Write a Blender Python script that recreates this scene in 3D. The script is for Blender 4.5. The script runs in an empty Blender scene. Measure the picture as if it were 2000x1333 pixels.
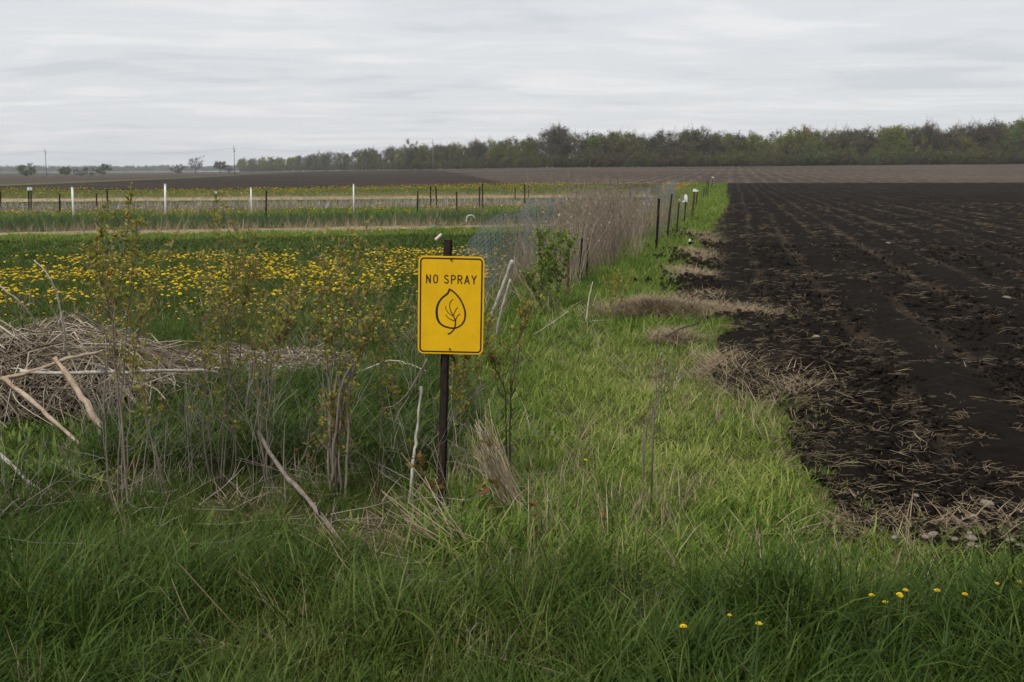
import bpy, math, random
import numpy as np
from mathutils import Vector, Matrix

rad = math.radians
rng = np.random.default_rng(11)
random.seed(11)
sc = bpy.context.scene
col = sc.collection

# ------------------------------------------------------------------ camera
F, CX, CY, HZ, CAMH = 2000.0, 1000.0, 666.5, 335.0, 1.6
PITCH = math.atan((CY - HZ) / F)
cam_d = bpy.data.cameras.new('camera')
cam = bpy.data.objects.new('camera', cam_d)
col.objects.link(cam)
cam.location = (0, 0, CAMH)
cam.rotation_euler = (math.pi / 2 - PITCH, 0, 0)
cam_d.sensor_width = 36
cam_d.lens = 36
cam_d.clip_start = 0.05
cam_d.clip_end = 9000
cam_d.dof.use_dof = True
cam_d.dof.focus_distance = 5.4
cam_d.dof.aperture_fstop = 9
sc.camera = cam

# ------------------------------------------------------------------ light and exposure
EXPOSURE = 1.0
SUN_EL, SUN_AZ = 52, 215          # azimuth clockwise from +Y: behind the camera, to its left
vs = sc.view_settings
sc.display_settings.display_device = 'sRGB'
vs.view_transform = 'Standard'
vs.look = 'None'
vs.exposure = EXPOSURE
vs.gamma = 1
vs.use_curve_mapping = False
world = bpy.data.worlds.new('World')
sc.world = world
world.use_nodes = True
wn, wl = world.node_tree.nodes, world.node_tree.links
wn.clear()


def _math(nodes, links, op, a, b=None, c=None):
    m = nodes.new('ShaderNodeMath')
    m.operation = op
    for i, v in enumerate((a, b, c)):
        if v is None:
            continue
        if isinstance(v, (int, float)):
            m.inputs[i].default_value = v
        else:
            links.new(v, m.inputs[i])
    return m.outputs[0]


wo = wn.new('ShaderNodeOutputWorld')
wb = wn.new('ShaderNodeBackground')
wb.inputs['Strength'].default_value = 0.1
sky = wn.new('ShaderNodeTexSky')
sky.sky_type = 'NISHITA'
sky.sun_disc = False
sky.sun_elevation = rad(SUN_EL)
sky.sun_rotation = rad(SUN_AZ)
sky.air_density = 1.0
sky.dust_density = 2.0
tc = wn.new('ShaderNodeTexCoord')
sx = wn.new('ShaderNodeSeparateXYZ')
wl.new(tc.outputs['Generated'], sx.inputs[0])
zz = _math(wn, wl, 'ADD', _math(wn, wl, 'MAXIMUM', sx.outputs[2], 0.0), 0.055)
px_ = _math(wn, wl, 'DIVIDE', sx.outputs[0], zz)
py_ = _math(wn, wl, 'DIVIDE', sx.outputs[1], zz)
cb = wn.new('ShaderNodeCombineXYZ')
wl.new(_math(wn, wl, 'MULTIPLY', px_, 0.55), cb.inputs[0])
wl.new(_math(wn, wl, 'MULTIPLY', py_, 1.0), cb.inputs[1])
n1 = wn.new('ShaderNodeTexNoise')
n1.inputs['Scale'].default_value = 1.1
n1.inputs['Detail'].default_value = 3
n1.inputs['Roughness'].default_value = 0.58
n1.inputs['Distortion'].default_value = 0.7
wl.new(cb.outputs[0], n1.inputs['Vector'])
n2 = wn.new('ShaderNodeTexNoise')
n2.inputs['Scale'].default_value = 0.33
n2.inputs['Detail'].default_value = 2
wl.new(cb.outputs[0], n2.inputs['Vector'])
n3 = wn.new('ShaderNodeTexNoise')
n3.inputs['Scale'].default_value = 2.4
n3.inputs['Detail'].default_value = 5
n3.inputs['Distortion'].default_value = 0.5
cb3 = wn.new('ShaderNodeCombineXYZ')
wl.new(px_, cb3.inputs[0])
wl.new(py_, cb3.inputs[1])
wl.new(cb3.outputs[0], n3.inputs['Vector'])
cf = _math(wn, wl, 'ADD', _math(wn, wl, 'MULTIPLY', n1.outputs['Fac'], 0.55),
           _math(wn, wl, 'MULTIPLY', n2.outputs['Fac'], 0.3))
cf = _math(wn, wl, 'ADD', cf, _math(wn, wl, 'MULTIPLY', n3.outputs['Fac'], 0.15))
cr = wn.new('ShaderNodeValToRGB')
cr.color_ramp.interpolation = 'EASE'
e = cr.color_ramp.elements
e[0].position = 0.37
e[0].color = (0.655, 0.68, 0.715, 1)
e[1].position = 0.63
e[1].color = (0.86, 0.86, 0.865, 1)
m_ = cr.color_ramp.elements.new(0.47)
m_.color = (0.745, 0.76, 0.785, 1)
wl.new(cf, cr.inputs[0])
sc_ = wn.new('ShaderNodeVectorMath')
sc_.operation = 'SCALE'
sc_.inputs['Scale'].default_value = 10.0 / (2 ** EXPOSURE)
wl.new(cr.outputs[0], sc_.inputs[0])
mxw = wn.new('ShaderNodeMix')
mxw.data_type = 'RGBA'
mxw.inputs[0].default_value = 0.96
wl.new(sky.outputs[0], mxw.inputs[6])
wl.new(sc_.outputs[0], mxw.inputs[7])
wl.new(mxw.outputs[2], wb.inputs[0])
wl.new(wb.outputs[0], wo.inputs[0])

sun_d = bpy.data.lights.new('sun', 'SUN')
sun_d.energy = 1.5
sun_d.angle = rad(10)
sun_d.color = (1.0, 0.955, 0.88)
sun = bpy.data.objects.new('sun', sun_d)
col.objects.link(sun)
sd = Vector((math.sin(rad(SUN_AZ)) * math.cos(rad(SUN_EL)), math.cos(rad(SUN_AZ)) * math.cos(rad(SUN_EL)), math.sin(rad(SUN_EL))))
sun.rotation_euler = (-sd).to_track_quat('-Z', 'Y').to_euler()
sc.cycles.max_bounces = 5
sc.cycles.diffuse_bounces = 2
sc.cycles.transmission_bounces = 4
sc.cycles.transparent_max_bounces = 4
sc.cycles.use_denoising = True
sc.cycles.use_adaptive_sampling = False


# ------------------------------------------------------------------ picture and terrain helpers
def ray(x, y):
    a = (y - CY) / F
    return np.array([(x - CX) / F, math.cos(PITCH) - a * math.sin(PITCH), -math.sin(PITCH) - a * math.cos(PITCH)])


def at(x, y, Y):
    d = ray(x, y)
    t = Y / d[1]
    return np.array([d[0] * t, Y, CAMH + d[2] * t])


def gp(x, y, z=0.0):
    d = ray(x, y)
    t = (z - CAMH) / d[2]
    return np.array([d[0] * t, d[1] * t, z])


def hash2(i, j, seed):
    n = (i.astype(np.int64) * 374761393 + j.astype(np.int64) * 668265263 + seed * 1442695041) & 0xFFFFFFFF
    n = ((n ^ (n >> 13)) * 1274126177) & 0xFFFFFFFF
    n = n ^ (n >> 16)
    return (n & 0xFFFFFF) / float(0xFFFFFF)


def vn(x, y, seed=0):
    x = np.asarray(x, float)
    y = np.asarray(y, float)
    i, j = np.floor(x), np.floor(y)
    fx, fy = x - i, y - j
    fx, fy = fx * fx * (3 - 2 * fx), fy * fy * (3 - 2 * fy)
    a, b = hash2(i, j, seed), hash2(i + 1, j, seed)
    c, d = hash2(i, j + 1, seed), hash2(i + 1, j + 1, seed)
    return a + (b - a) * fx + (c - a) * fy + (a - b - c + d) * fx * fy


def fbm(x, y, seed=0, o=3):
    s, w, t = 0, 1.0, 0
    for k in range(o):
        s = s + w * vn(np.asarray(x) * 2 ** k, np.asarray(y) * 2 ** k, seed + k)
        t += w
        w *= 0.5
    return s / t


def sm(a, b, x):
    t = np.clip((np.asarray(x, float) - a) / (b - a), 0, 1)
    return t * t * (3 - 2 * t)


US = [-0.60, -0.50, -0.265, -0.262, -0.13, -0.10, 0.035, 0.20, 0.50, 0.62]
DE = [700, 700, 1150, 1150, 640, 560, 385, 372, 350, 345]
YE = [346, 345, 337, 336, 333, 332, 328, 326, 321, 320]


def d_edge(u):
    return np.interp(u, US, DE)


def z_edge(u):
    return CAMH - (np.interp(u, US, YE) - HZ) / F * d_edge(u)


def terr(X, Y):
    X = np.asarray(X, float)
    Y = np.asarray(Y, float)
    u = X / np.maximum(np.abs(Y), 1.0)
    t = np.clip((Y - 90) / (d_edge(u) - 90), 0, 1)
    z = z_edge(u) * t ** 1.25
    near = 1 - sm(20, 60, np.hypot(X, Y))
    z = z + near * (0.07 * (fbm(X * 0.9, Y * 0.9, 3) - 0.5))
    z = z + 0.05 * np.exp(-(((X + 0.05) / 0.33) ** 2 + ((Y - 4.1) / 0.25) ** 2))
    z = z + 0.06 * np.exp(-(((X - 0.5) / 0.5) ** 2 + ((Y - 3.75) / 0.3) ** 2))
    z = z + 0.10 * np.exp(-(((X - 1.55) / 0.45) ** 2 + ((Y - 11.6) / 0.4) ** 2))
    z = z + 0.09 * np.exp(-(((X - 2.75) / 0.3) ** 2 + ((Y - 14.2) / 1.0) ** 2)) * (0.4 + fbm(X * 3, Y * 3, 9))
    return z


def tz(x, y):
    return float(terr(np.array([x]), np.array([y]))[0])


# left edge of the tilled soil and its front edge
EY = [3.6, 4.1, 4.4, 4.6, 5.1, 5.85, 6.9, 7.5, 8.7, 10.1, 10.9, 11.6, 12.3, 14.2, 19.4, 27.8, 49, 107, 125]
EX = [1.40, 1.46, 1.46, 1.46, 1.56, 1.64, 1.80, 1.62, 1.75, 2.20, 2.45, 2.45, 2.30, 2.50, 3.65, 5.5, 10.2, 22.2, 26.0]


def soil_left(Y):
    Y = np.asarray(Y, float)
    return np.interp(Y, EY, EX) + (fbm(Y * 1.7, Y * 0 + 3.3, 21) - 0.5) * np.minimum(0.05 * Y, 0.5)


def soil_front(X):
    return 3.98 + 0.28 * np.exp(-((X - 1.45) / 0.35) ** 2) + 0.25 * (fbm(np.asarray(X) * 2.0, np.asarray(X) * 0 + 1.1, 31) - 0.5)


NETP = np.array([(-0.75, 11.0), (-0.33, 13.0), (0.48, 19.4), (1.2, 24.0), (3.3, 30.0), (6.1, 42.0), (9.5, 60.0)])


def net_x(Y):
    return np.interp(Y, NETP[:, 1], NETP[:, 0])


def far_edge(u):
    return np.interp(u, [-0.6, -0.5, -0.275, -0.15, 0.0, 0.25], [92, 91, 90, 103, 116, 118])


# ------------------------------------------------------------------ objects
def tag(o, label=None, cat=None, group=None, kind=None):
    for k, v in (('label', label), ('category', cat), ('group', group), ('kind', kind)):
        if v:
            o[k] = v
    return o


def empty(name, loc, label, cat, group=None, rot=(0, 0, 0)):
    o = bpy.data.objects.new(name, None)
    col.objects.link(o)
    o.location = loc
    o.rotation_euler = rot
    o.empty_display_size = 0.1
    return tag(o, label, cat, group)


class MB:
    def __init__(s):
        s.v, s.f, s.n, s.mi, s.at = [], [], 0, [], []

    def add(s, v, f, mi=0, rnd=None):
        v = np.asarray(v, float)
        s.v.append(v)
        for q in f:
            s.f.append(tuple(int(k) + s.n for k in q))
            s.mi.append(mi)
        s.at.append(np.full(len(v), random.random() if rnd is None else rnd))
        s.n += len(v)

    def box(s, c, d, mi=0):
        c, d = np.array(c), np.array(d) / 2
        v = [c + d * np.array(k) for k in ((-1, -1, -1), (1, -1, -1), (1, 1, -1), (-1, 1, -1), (-1, -1, 1), (1, -1, 1), (1, 1, 1), (-1, 1, 1))]
        s.add(v, [(0, 3, 2, 1), (4, 5, 6, 7), (0, 1, 5, 4), (1, 2, 6, 5), (2, 3, 7, 6), (3, 0, 4, 7)], mi)

    def tube(s, p, r, n=5, mi=0, rnd=None, cap=True):
        p = np.asarray(p, float)
        m = len(p)
        r = np.broadcast_to(np.asarray(r, float), (m,))
        t = np.gradient(p, axis=0)
        t /= np.linalg.norm(t, axis=1)[:, None] + 1e-12
        ref = np.array([0.31, 0.77, 0.55])
        a = np.cross(t, ref)
        a /= np.linalg.norm(a, axis=1)[:, None] + 1e-12
        b = np.cross(t, a)
        ang = np.arange(n) * 2 * math.pi / n
        v = p[:, None, :] + r[:, None, None] * (np.cos(ang)[None, :, None] * a[:, None, :] + np.sin(ang)[None, :, None] * b[:, None, :])
        f = []
        for i in range(m - 1):
            for k in range(n):
                k2 = (k + 1) % n
                f.append((i * n + k, i * n + k2, (i + 1) * n + k2, (i + 1) * n + k))
        if cap and n >= 3:
            f.append(tuple(range(n - 1, -1, -1)))
            f.append(tuple((m - 1) * n + k for k in range(n)))
        s.add(v.reshape(-1, 3), f, mi, rnd)

    def mesh(s, name, mats, smooth=True):
        me = bpy.data.meshes.new(name)
        v = np.concatenate(s.v) if s.v else np.zeros((0, 3))
        me.from_pydata(v.tolist(), [], s.f)
        if not isinstance(mats, (list, tuple)):
            mats = [mats]
        for m in mats:
            me.materials.append(m)
        me.polygons.foreach_set('material_index', s.mi)
        me.polygons.foreach_set('use_smooth', [smooth] * len(s.f))
        a = me.attributes.new('rnd', 'FLOAT', 'POINT')
        if s.n:
            a.data.foreach_set('value', np.concatenate(s.at))
        me.update()
        return me

    def build(s, name, mats, parent=None, loc=(0, 0, 0), smooth=True, link=True):
        o = bpy.data.objects.new(name, s.mesh(name, mats, smooth))
        o.location = loc
        if link:
            col.objects.link(o)
        if parent:
            o.parent = parent
        return o


def np_mesh(name, v, quads, mat, smooth=True, link=True, tris=None):
    me = bpy.data.meshes.new(name)
    v = np.asarray(v, np.float32)
    q = np.asarray(quads, np.int32).reshape(-1, 4)
    me.vertices.add(len(v))
    me.vertices.foreach_set('co', v.ravel())
    me.loops.add(q.size)
    me.loops.foreach_set('vertex_index', q.ravel())
    me.polygons.add(len(q))
    me.polygons.foreach_set('loop_start', np.arange(0, q.size, 4, dtype=np.int32))
    me.polygons.foreach_set('use_smooth', np.full(len(q), smooth))
    me.materials.append(mat)
    me.update(calc_edges=True)
    me.validate()
    o = bpy.data.objects.new(name, me)
    if link:
        col.objects.link(o)
    return o


def grid_quads(nr, nc):
    i = np.arange(nr * nc).reshape(nr, nc)
    return np.stack([i[:-1, :-1], i[:-1, 1:], i[1:, 1:], i[1:, :-1]], -1).reshape(-1, 4)


# ------------------------------------------------------------------ materials
def new_mat(name):
    m = bpy.data.materials.new(name)
    m.use_nodes = True
    n, l = m.node_tree.nodes, m.node_tree.links
    n.clear()
    out = n.new('ShaderNodeOutputMaterial')
    return m, n, l, out


def ramp(n, l, fac, stops, interp='LINEAR'):
    r = n.new('ShaderNodeValToRGB')
    r.color_ramp.interpolation = interp
    el = r.color_ramp.elements
    while len(el) < len(stops):
        el.new(0.5)
    for k, (p, c) in enumerate(stops):
        el[k].position = p
        el[k].color = (*c, 1)
    l.new(fac, r.inputs[0])
    return r.outputs[0]


def noise(n, l, vec, scale, detail=4, rough=0.55, dist=0.0):
    t = n.new('ShaderNodeTexNoise')
    t.inputs['Scale'].default_value = scale
    t.inputs['Detail'].default_value = detail
    t.inputs['Roughness'].default_value = rough
    t.inputs['Distortion'].default_value = dist
    if vec is not None:
        l.new(vec, t.inputs['Vector'])
    return t.outputs['Fac']


def mixc(n, l, fac, a, b):
    m = n.new('ShaderNodeMix')
    m.data_type = 'RGBA'
    for i, v in ((0, fac), (6, a), (7, b)):
        if isinstance(v, (int, float)):
            m.inputs[i].default_value = v
        elif isinstance(v, tuple):
            m.inputs[i].default_value = (*v, 1)
        else:
            l.new(v, m.inputs[i])
    return m.outputs[2]


def bump(n, l, h, strength, dist=0.02):
    b = n.new('ShaderNodeBump')
    b.inputs['Strength'].default_value = strength
    b.inputs['Distance'].default_value = dist
    l.new(h, b.inputs['Height'])
    return b.outputs[0]


def surf(name, c1, c2, scale=8, rough=0.8, bump_s=0.3, fine=60, c3=None, metal=0.0, spec=0.3, stretch=None, dist=0.01):
    m, n, l, out = new_mat(name)
    t = n.new('ShaderNodeTexCoord')
    v = t.outputs['Object']
    if stretch:
        mp = n.new('ShaderNodeMapping')
        mp.inputs['Scale'].default_value = stretch
        l.new(v, mp.inputs[0])
        v = mp.outputs[0]
    a = noise(n, l, v, scale, 5)
    b = noise(n, l, v, fine, 4)
    f = _math(n, l, 'ADD', _math(n, l, 'MULTIPLY', a, 0.6), _math(n, l, 'MULTIPLY', b, 0.4))
    st = [(0.36, c1), (0.64, c2)]
    if c3:
        st.append((0.72, c3))
    c = ramp(n, l, f, st)
    p = n.new('ShaderNodeBsdfPrincipled')
    l.new(c, p.inputs['Base Color'])
    p.inputs['Roughness'].default_value = rough
    p.inputs['Metallic'].default_value = metal
    p.inputs['Specular IOR Level'].default_value = spec
    if bump_s:
        l.new(bump(n, l, b, bump_s, dist), p.inputs['Normal'])
    l.new(p.outputs[0], out.inputs[0])
    return m


def leafy(name, stops, trans=0.35, rough=0.5, spec=0.14, wt=0.5, inst=True):
    """blade or leaf: colour by the plant (tint) and by the single leaf (rnd)"""
    m, n, l, out = new_mat(name)
    b = n.new('ShaderNodeAttribute')
    b.attribute_name = 'rnd'
    f = b.outputs['Fac']
    if inst:
        a = n.new('ShaderNodeAttribute')
        a.attribute_type = 'INSTANCER'
        a.attribute_name = 'tint'
        a2 = n.new('ShaderNodeAttribute')
        a2.attribute_name = 'tint'
        f = _math(n, l, 'ADD', _math(n, l, 'MULTIPLY', _math(n, l, 'MAXIMUM', a.outputs['Fac'], a2.outputs['Fac']), wt), _math(n, l, 'MULTIPLY', f, 1 - wt))
    c = ramp(n, l, f, stops)
    p = n.new('ShaderNodeBsdfPrincipled')
    l.new(c, p.inputs['Base Color'])
    p.inputs['Roughness'].default_value = rough
    p.inputs['Specular IOR Level'].default_value = spec
    if trans > 0:
        tr = n.new('ShaderNodeBsdfTranslucent')
        l.new(c, tr.inputs['Color'])
        ms = n.new('ShaderNodeMixShader')
        ms.inputs[0].default_value = trans
        l.new(p.outputs[0], ms.inputs[1])
        l.new(tr.outputs[0], ms.inputs[2])
        l.new(ms.outputs[0], out.inputs[0])
    else:
        l.new(p.outputs[0], out.inputs[0])
    return m


ROW = math.atan(0.215)          # the rows and the fence run this far right of straight ahead


def field_mat(name, dark, mid, straw, row_gap, row_amt, patch=0.25, cover=0.5, dusty=None, bump_s=0.8):
    m, n, l, out = new_mat(name)
    t = n.new('ShaderNodeTexCoord')
    v = t.outputs['Object']
    s = n.new('ShaderNodeSeparateXYZ')
    l.new(v, s.inputs[0])
    c = _math(n, l, 'SUBTRACT', _math(n, l, 'MULTIPLY', s.outputs[0], math.cos(ROW)), _math(n, l, 'MULTIPLY', s.outputs[1], math.sin(ROW)))
    al = _math(n, l, 'ADD', _math(n, l, 'MULTIPLY', s.outputs[0], math.sin(ROW)), _math(n, l, 'MULTIPLY', s.outputs[1], math.cos(ROW)))
    wob = noise(n, l, v, 0.05, 3)
    ph = _math(n, l, 'ADD', _math(n, l, 'MULTIPLY', c, 2 * math.pi / row_gap), _math(n, l, 'MULTIPLY', wob, 9.0))
    rows = _math(n, l, 'MULTIPLY_ADD', _math(n, l, 'SINE', ph), 0.5, 0.5)
    rows = _math(n, l, 'MULTIPLY', _math(n, l, 'POWER', rows, 4.0), noise(n, l, v, 2.2, 5, 0.7))
    cm = n.new('ShaderNodeCombineXYZ')
    l.new(_math(n, l, 'MULTIPLY', c, 1.0), cm.inputs[0])
    l.new(_math(n, l, 'MULTIPLY', al, 0.12), cm.inputs[1])
    streak = noise(n, l, cm.outputs[0], 1.3, 5, 0.6)
    big = noise(n, l, v, patch, 4)
    fine = noise(n, l, v, 14, 6, 0.7)
    grit = noise(n, l, v, 70, 4, 0.7)
    base = ramp(n, l, _math(n, l, 'ADD', _math(n, l, 'MULTIPLY', fine, 0.55), _math(n, l, 'MULTIPLY', big, 0.45)), [(0.36, dark), (0.66, mid)])
    k = _math(n, l, 'ADD', _math(n, l, 'MULTIPLY', rows, row_amt), _math(n, l, 'MULTIPLY', streak, 0.55))
    k = _math(n, l, 'ADD', k, _math(n, l, 'MULTIPLY', grit, 0.45))
    k = _math(n, l, 'ADD', k, _math(n, l, 'MULTIPLY', big, 0.25))
    mr = n.new('ShaderNodeMapRange')
    mr.inputs[1].default_value = 1.0 - cover * 0.5
    mr.inputs[2].default_value = 1.25 - cover * 0.5
    l.new(k, mr.inputs[0])
    cc = mixc(n, l, mr.outputs[0], base, straw)
    p = n.new('ShaderNodeBsdfPrincipled')
    l.new(cc, p.inputs['Base Color'])
    p.inputs['Roughness'].default_value = 0.95
    p.inputs['Specular IOR Level'].default_value = 0.04
    h = _math(n, l, 'ADD', _math(n, l, 'MULTIPLY', fine, 0.7), _math(n, l, 'MULTIPLY', grit, 0.3))
    l.new(bump(n, l, h, bump_s, 0.05), p.inputs['Normal'])
    l.new(p.outputs[0], out.inputs[0])
    return m


M = {}
M['earth'] = surf('earth_and_thatch', (0.030, 0.036, 0.012), (0.065, 0.055, 0.028), 2.2, 0.95, 0.9, 30, (0.095, 0.075, 0.042), spec=0.05)
M['soil'] = field_mat('black_tilled_soil', (0.0066, 0.0050, 0.0038), (0.0165, 0.0128, 0.0098), (0.066, 0.049, 0.034), 0.76, 0.40, 0.35, 0.52, bump_s=1.0)
M['stubble'] = field_mat('stubble_soil', (0.038, 0.029, 0.023), (0.078, 0.061, 0.048), (0.155, 0.124, 0.097), 2.3, 0.26, 0.02, 0.72)
M['plowed'] = field_mat('brown_plowed_soil', (0.024, 0.019, 0.015), (0.054, 0.042, 0.034), (0.115, 0.092, 0.072), 3.0, 0.15, 0.03, 0.55)
M['strip_green'] = surf('far_grass_strip', (0.035, 0.06, 0.014), (0.08, 0.11, 0.03), 0.15, 0.9, 0, 1.0)
M['straw_ground'] = surf('dry_straw_ground', (0.17, 0.135, 0.075), (0.36, 0.29, 0.175), 1.2, 0.95, 0.6, 22)
M['garden'] = surf('garden_soil', (0.035, 0.036, 0.016), (0.085, 0.072, 0.045), 1.0, 0.95, 0.5, 18)
M['bark'] = surf('grey_brown_bark', (0.10, 0.080, 0.063), (0.225, 0.19, 0.15), 25, 0.85, 0.4, 160, stretch=(1, 1, 0.2))
M['bark_dark'] = surf('dark_bark', (0.045, 0.036, 0.028), (0.11, 0.09, 0.07), 25, 0.85, 0.4, 160, stretch=(1, 1, 0.2))
M['bleached'] = surf('bleached_wood', (0.25, 0.22, 0.185), (0.52, 0.48, 0.42), 12, 0.8, 0.35, 90)
M['tanwood'] = surf('tan_split_wood', (0.20, 0.145, 0.10), (0.44, 0.35, 0.26), 12, 0.8, 0.35, 90)
M['rust'] = surf('rusty_dark_steel', (0.012, 0.009, 0.008), (0.034, 0.017, 0.011), 20, 0.8, 0.3, 150, (0.06, 0.024, 0.012), metal=0.1)
M['rust_red'] = surf('red_rusty_steel', (0.035, 0.018, 0.012), (0.11, 0.042, 0.020), 20, 0.85, 0.3, 150)
M['steel_dark'] = surf('dark_green_painted_steel', (0.010, 0.014, 0.011), (0.024, 0.030, 0.024), 20, 0.6, 0.2, 150)
M['white'] = surf('weathered_white_plastic', (0.62, 0.62, 0.60), (0.80, 0.80, 0.79), 6, 0.55, 0.1, 60)
M['wire'] = surf('galvanised_wire', (0.13, 0.15, 0.175), (0.23, 0.255, 0.29), 3, 0.5, 0, 20, metal=0.4)
M['pole'] = surf('grey_utility_pole_wood', (0.13, 0.12, 0.11), (0.22, 0.21, 0.19), 2, 0.9, 0, 20)
M['cable'] = surf('dull_aluminium_cable', (0.16, 0.17, 0.18), (0.22, 0.23, 0.24), 2, 0.7, 0, 20)
M['stone'] = surf('pale_limestone', (0.11, 0.088, 0.068), (0.26, 0.22, 0.175), 14, 0.85, 0.5, 90)
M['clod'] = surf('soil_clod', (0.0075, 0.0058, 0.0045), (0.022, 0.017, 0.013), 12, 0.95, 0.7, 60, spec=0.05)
M['yellow'] = surf('sign_yellow_sheeting', (0.60, 0.345, 0.004), (0.72, 0.42, 0.006), 9, 0.5, 0.05, 140, (0.42, 0.25, 0.012), spec=0.2)
M['black'] = surf('sign_black_ink', (0.012, 0.008, 0.006), (0.022, 0.013, 0.009), 30, 0.5, 0, 90)
M['alu'] = surf('dull_aluminium', (0.30, 0.30, 0.30), (0.42, 0.42, 0.41), 20, 0.5, 0.1, 90, metal=0.7)
M['pink'] = surf('pale_pink_plastic', (0.55, 0.42, 0.38), (0.68, 0.55, 0.50), 20, 0.6, 0.1, 90)
M['teal'] = surf('teal_plastic', (0.03, 0.25, 0.19), (0.05, 0.34, 0.26), 20, 0.6, 0.1, 90)

G_DARK = [(0.0, (0.014, 0.032, 0.005)), (0.35, (0.038, 0.072, 0.010)), (0.60, (0.078, 0.122, 0.020)), (0.80, (0.15, 0.185, 0.045)), (1.0, (0.27, 0.23, 0.11))]
G_LITE = [(0.0, (0.038, 0.082, 0.010)), (0.28, (0.100, 0.168, 0.023)), (0.50, (0.205, 0.275, 0.048)), (0.72, (0.33, 0.36, 0.10)), (0.92, (0.42, 0.38, 0.17)), (1.0, (0.46, 0.38, 0.20))]
G_BLUE = [(0.0, (0.028, 0.062, 0.020)), (0.5, (0.070, 0.118, 0.042)), (0.9, (0.115, 0.165, 0.07)), (1.0, (0.28, 0.24, 0.13))]
DRY = [(0.0, (0.10, 0.07, 0.045)), (0.4, (0.22, 0.165, 0.105)), (0.75, (0.36, 0.285, 0.185)), (1.0, (0.52, 0.45, 0.33))]
M['g_dark'] = leafy('dark_grass_blade', G_DARK)
M['g_lite'] = leafy('light_grass_blade', G_LITE, 0.4)
M['g_blue'] = leafy('bluish_green_blade', G_BLUE)
M['dry'] = leafy('dry_stalk', DRY, 0.1, 0.7, 0.2)
M['dry_weed'] = leafy('dry_brown_weed', [(0.0, (0.10, 0.078, 0.064)), (0.45, (0.225, 0.178, 0.135)), (0.75, (0.37, 0.31, 0.23)), (1.0, (0.55, 0.49, 0.39))], 0.1, 0.8, 0.15)
M['ashen'] = leafy('ashen_stalk', [(0.0, (0.12, 0.10, 0.085)), (0.5, (0.27, 0.24, 0.20)), (1.0, (0.55, 0.51, 0.45))], 0.05, 0.8, 0.15)
M['brush'] = leafy('grey_brown_brush_stalk', [(0.0, (0.070, 0.052, 0.037)), (0.4, (0.165, 0.130, 0.092)), (0.8, (0.31, 0.26, 0.19)), (1.0, (0.50, 0.45, 0.36))], 0.0, 0.85, 0.15, inst=False)
M['bud'] = leafy('olive_spring_leaf', [(0.0, (0.16, 0.17, 0.03)), (0.45, (0.28, 0.255, 0.05)), (0.90, (0.36, 0.33, 0.075)), (0.97, (0.34, 0.22, 0.06)), (1.0, (0.26, 0.12, 0.04))], 0.45, 0.5, 0.2, inst=False)
M['redleaf'] = leafy('red_olive_leaf', [(0.0, (0.11, 0.12, 0.022)), (0.5, (0.17, 0.13, 0.03)), (0.8, (0.20, 0.09, 0.028)), (1.0, (0.24, 0.07, 0.032))], 0.4, 0.45, 0.35, inst=False)
M['green_leaf'] = leafy('fresh_green_leaf', [(0.0, (0.10, 0.17, 0.022)), (0.6, (0.18, 0.26, 0.038)), (1.0, (0.28, 0.32, 0.07))], 0.4, 0.5, 0.3, inst=False)
M['petal'] = leafy('dandelion_petal', [(0.0, (0.72, 0.47, 0.008)), (1.0, (0.84, 0.66, 0.03))], 0.25, 0.6, 0.2, inst=False)
M['flower_stem'] = leafy('dandelion_stem', [(0.0, (0.10, 0.15, 0.04)), (1.0, (0.18, 0.17, 0.06))], 0.2, inst=False)
TREE = [(0.0, (0.062, 0.052, 0.044)), (0.25, (0.098, 0.083, 0.059)), (0.45, (0.135, 0.127, 0.052)), (0.65, (0.118, 0.155, 0.036)), (0.85, (0.20, 0.20, 0.048)), (1.0, (0.32, 0.27, 0.08))]
M['tree'] = leafy('spring_tree_leaf', TREE, 0.3, 0.8, 0.1, 0.8)
M['trunk'] = surf('far_tree_bark', (0.045, 0.038, 0.032), (0.095, 0.082, 0.07), 1.5, 0.95, 0, 12)

# ------------------------------------------------------------------ the ground and the fields
ang = np.concatenate([np.arange(-180, -36, 6.0), np.arange(-36, 36, 0.4), np.arange(36, 181, 6.0)]) * math.pi / 180
rr = np.concatenate([[0.0], np.geomspace(0.6, 3500, 300)])
A_, R_ = np.meshgrid(ang, rr)
X_, Y_ = R_ * np.sin(A_), R_ * np.cos(A_)
Z_ = terr(X_, Y_)
ground = np_mesh('ground', np.stack([X_, Y_, Z_], -1).reshape(-1, 3), grid_quads(*X_.shape), M['earth'])
tag(ground, 'earth under the grass and fields', None, kind='structure')


def polar_sheet(name, us, d0, d1, rows, mat, off, label):
    U, T = np.meshgrid(us, np.linspace(0, 1, rows))
    D = d0(U) * (d1(U) / d0(U)) ** T
    X, Y = U * D, D
    o = np_mesh(name, np.stack([X, Y, terr(X, Y) + off], -1).reshape(-1, 3), grid_quads(*X.shape), mat)
    return tag(o, label, None, kind='structure')


def strip_line(u):
    y = np.interp(u, [-0.6, -0.49, -0.241, -0.15, -0.11], [368, 363, 341.5, 336.5, 335.2])
    d = 3200 / np.maximum(y - HZ, 0.5)
    return np.minimum(d, d_edge(u) * 0.93)


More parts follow.
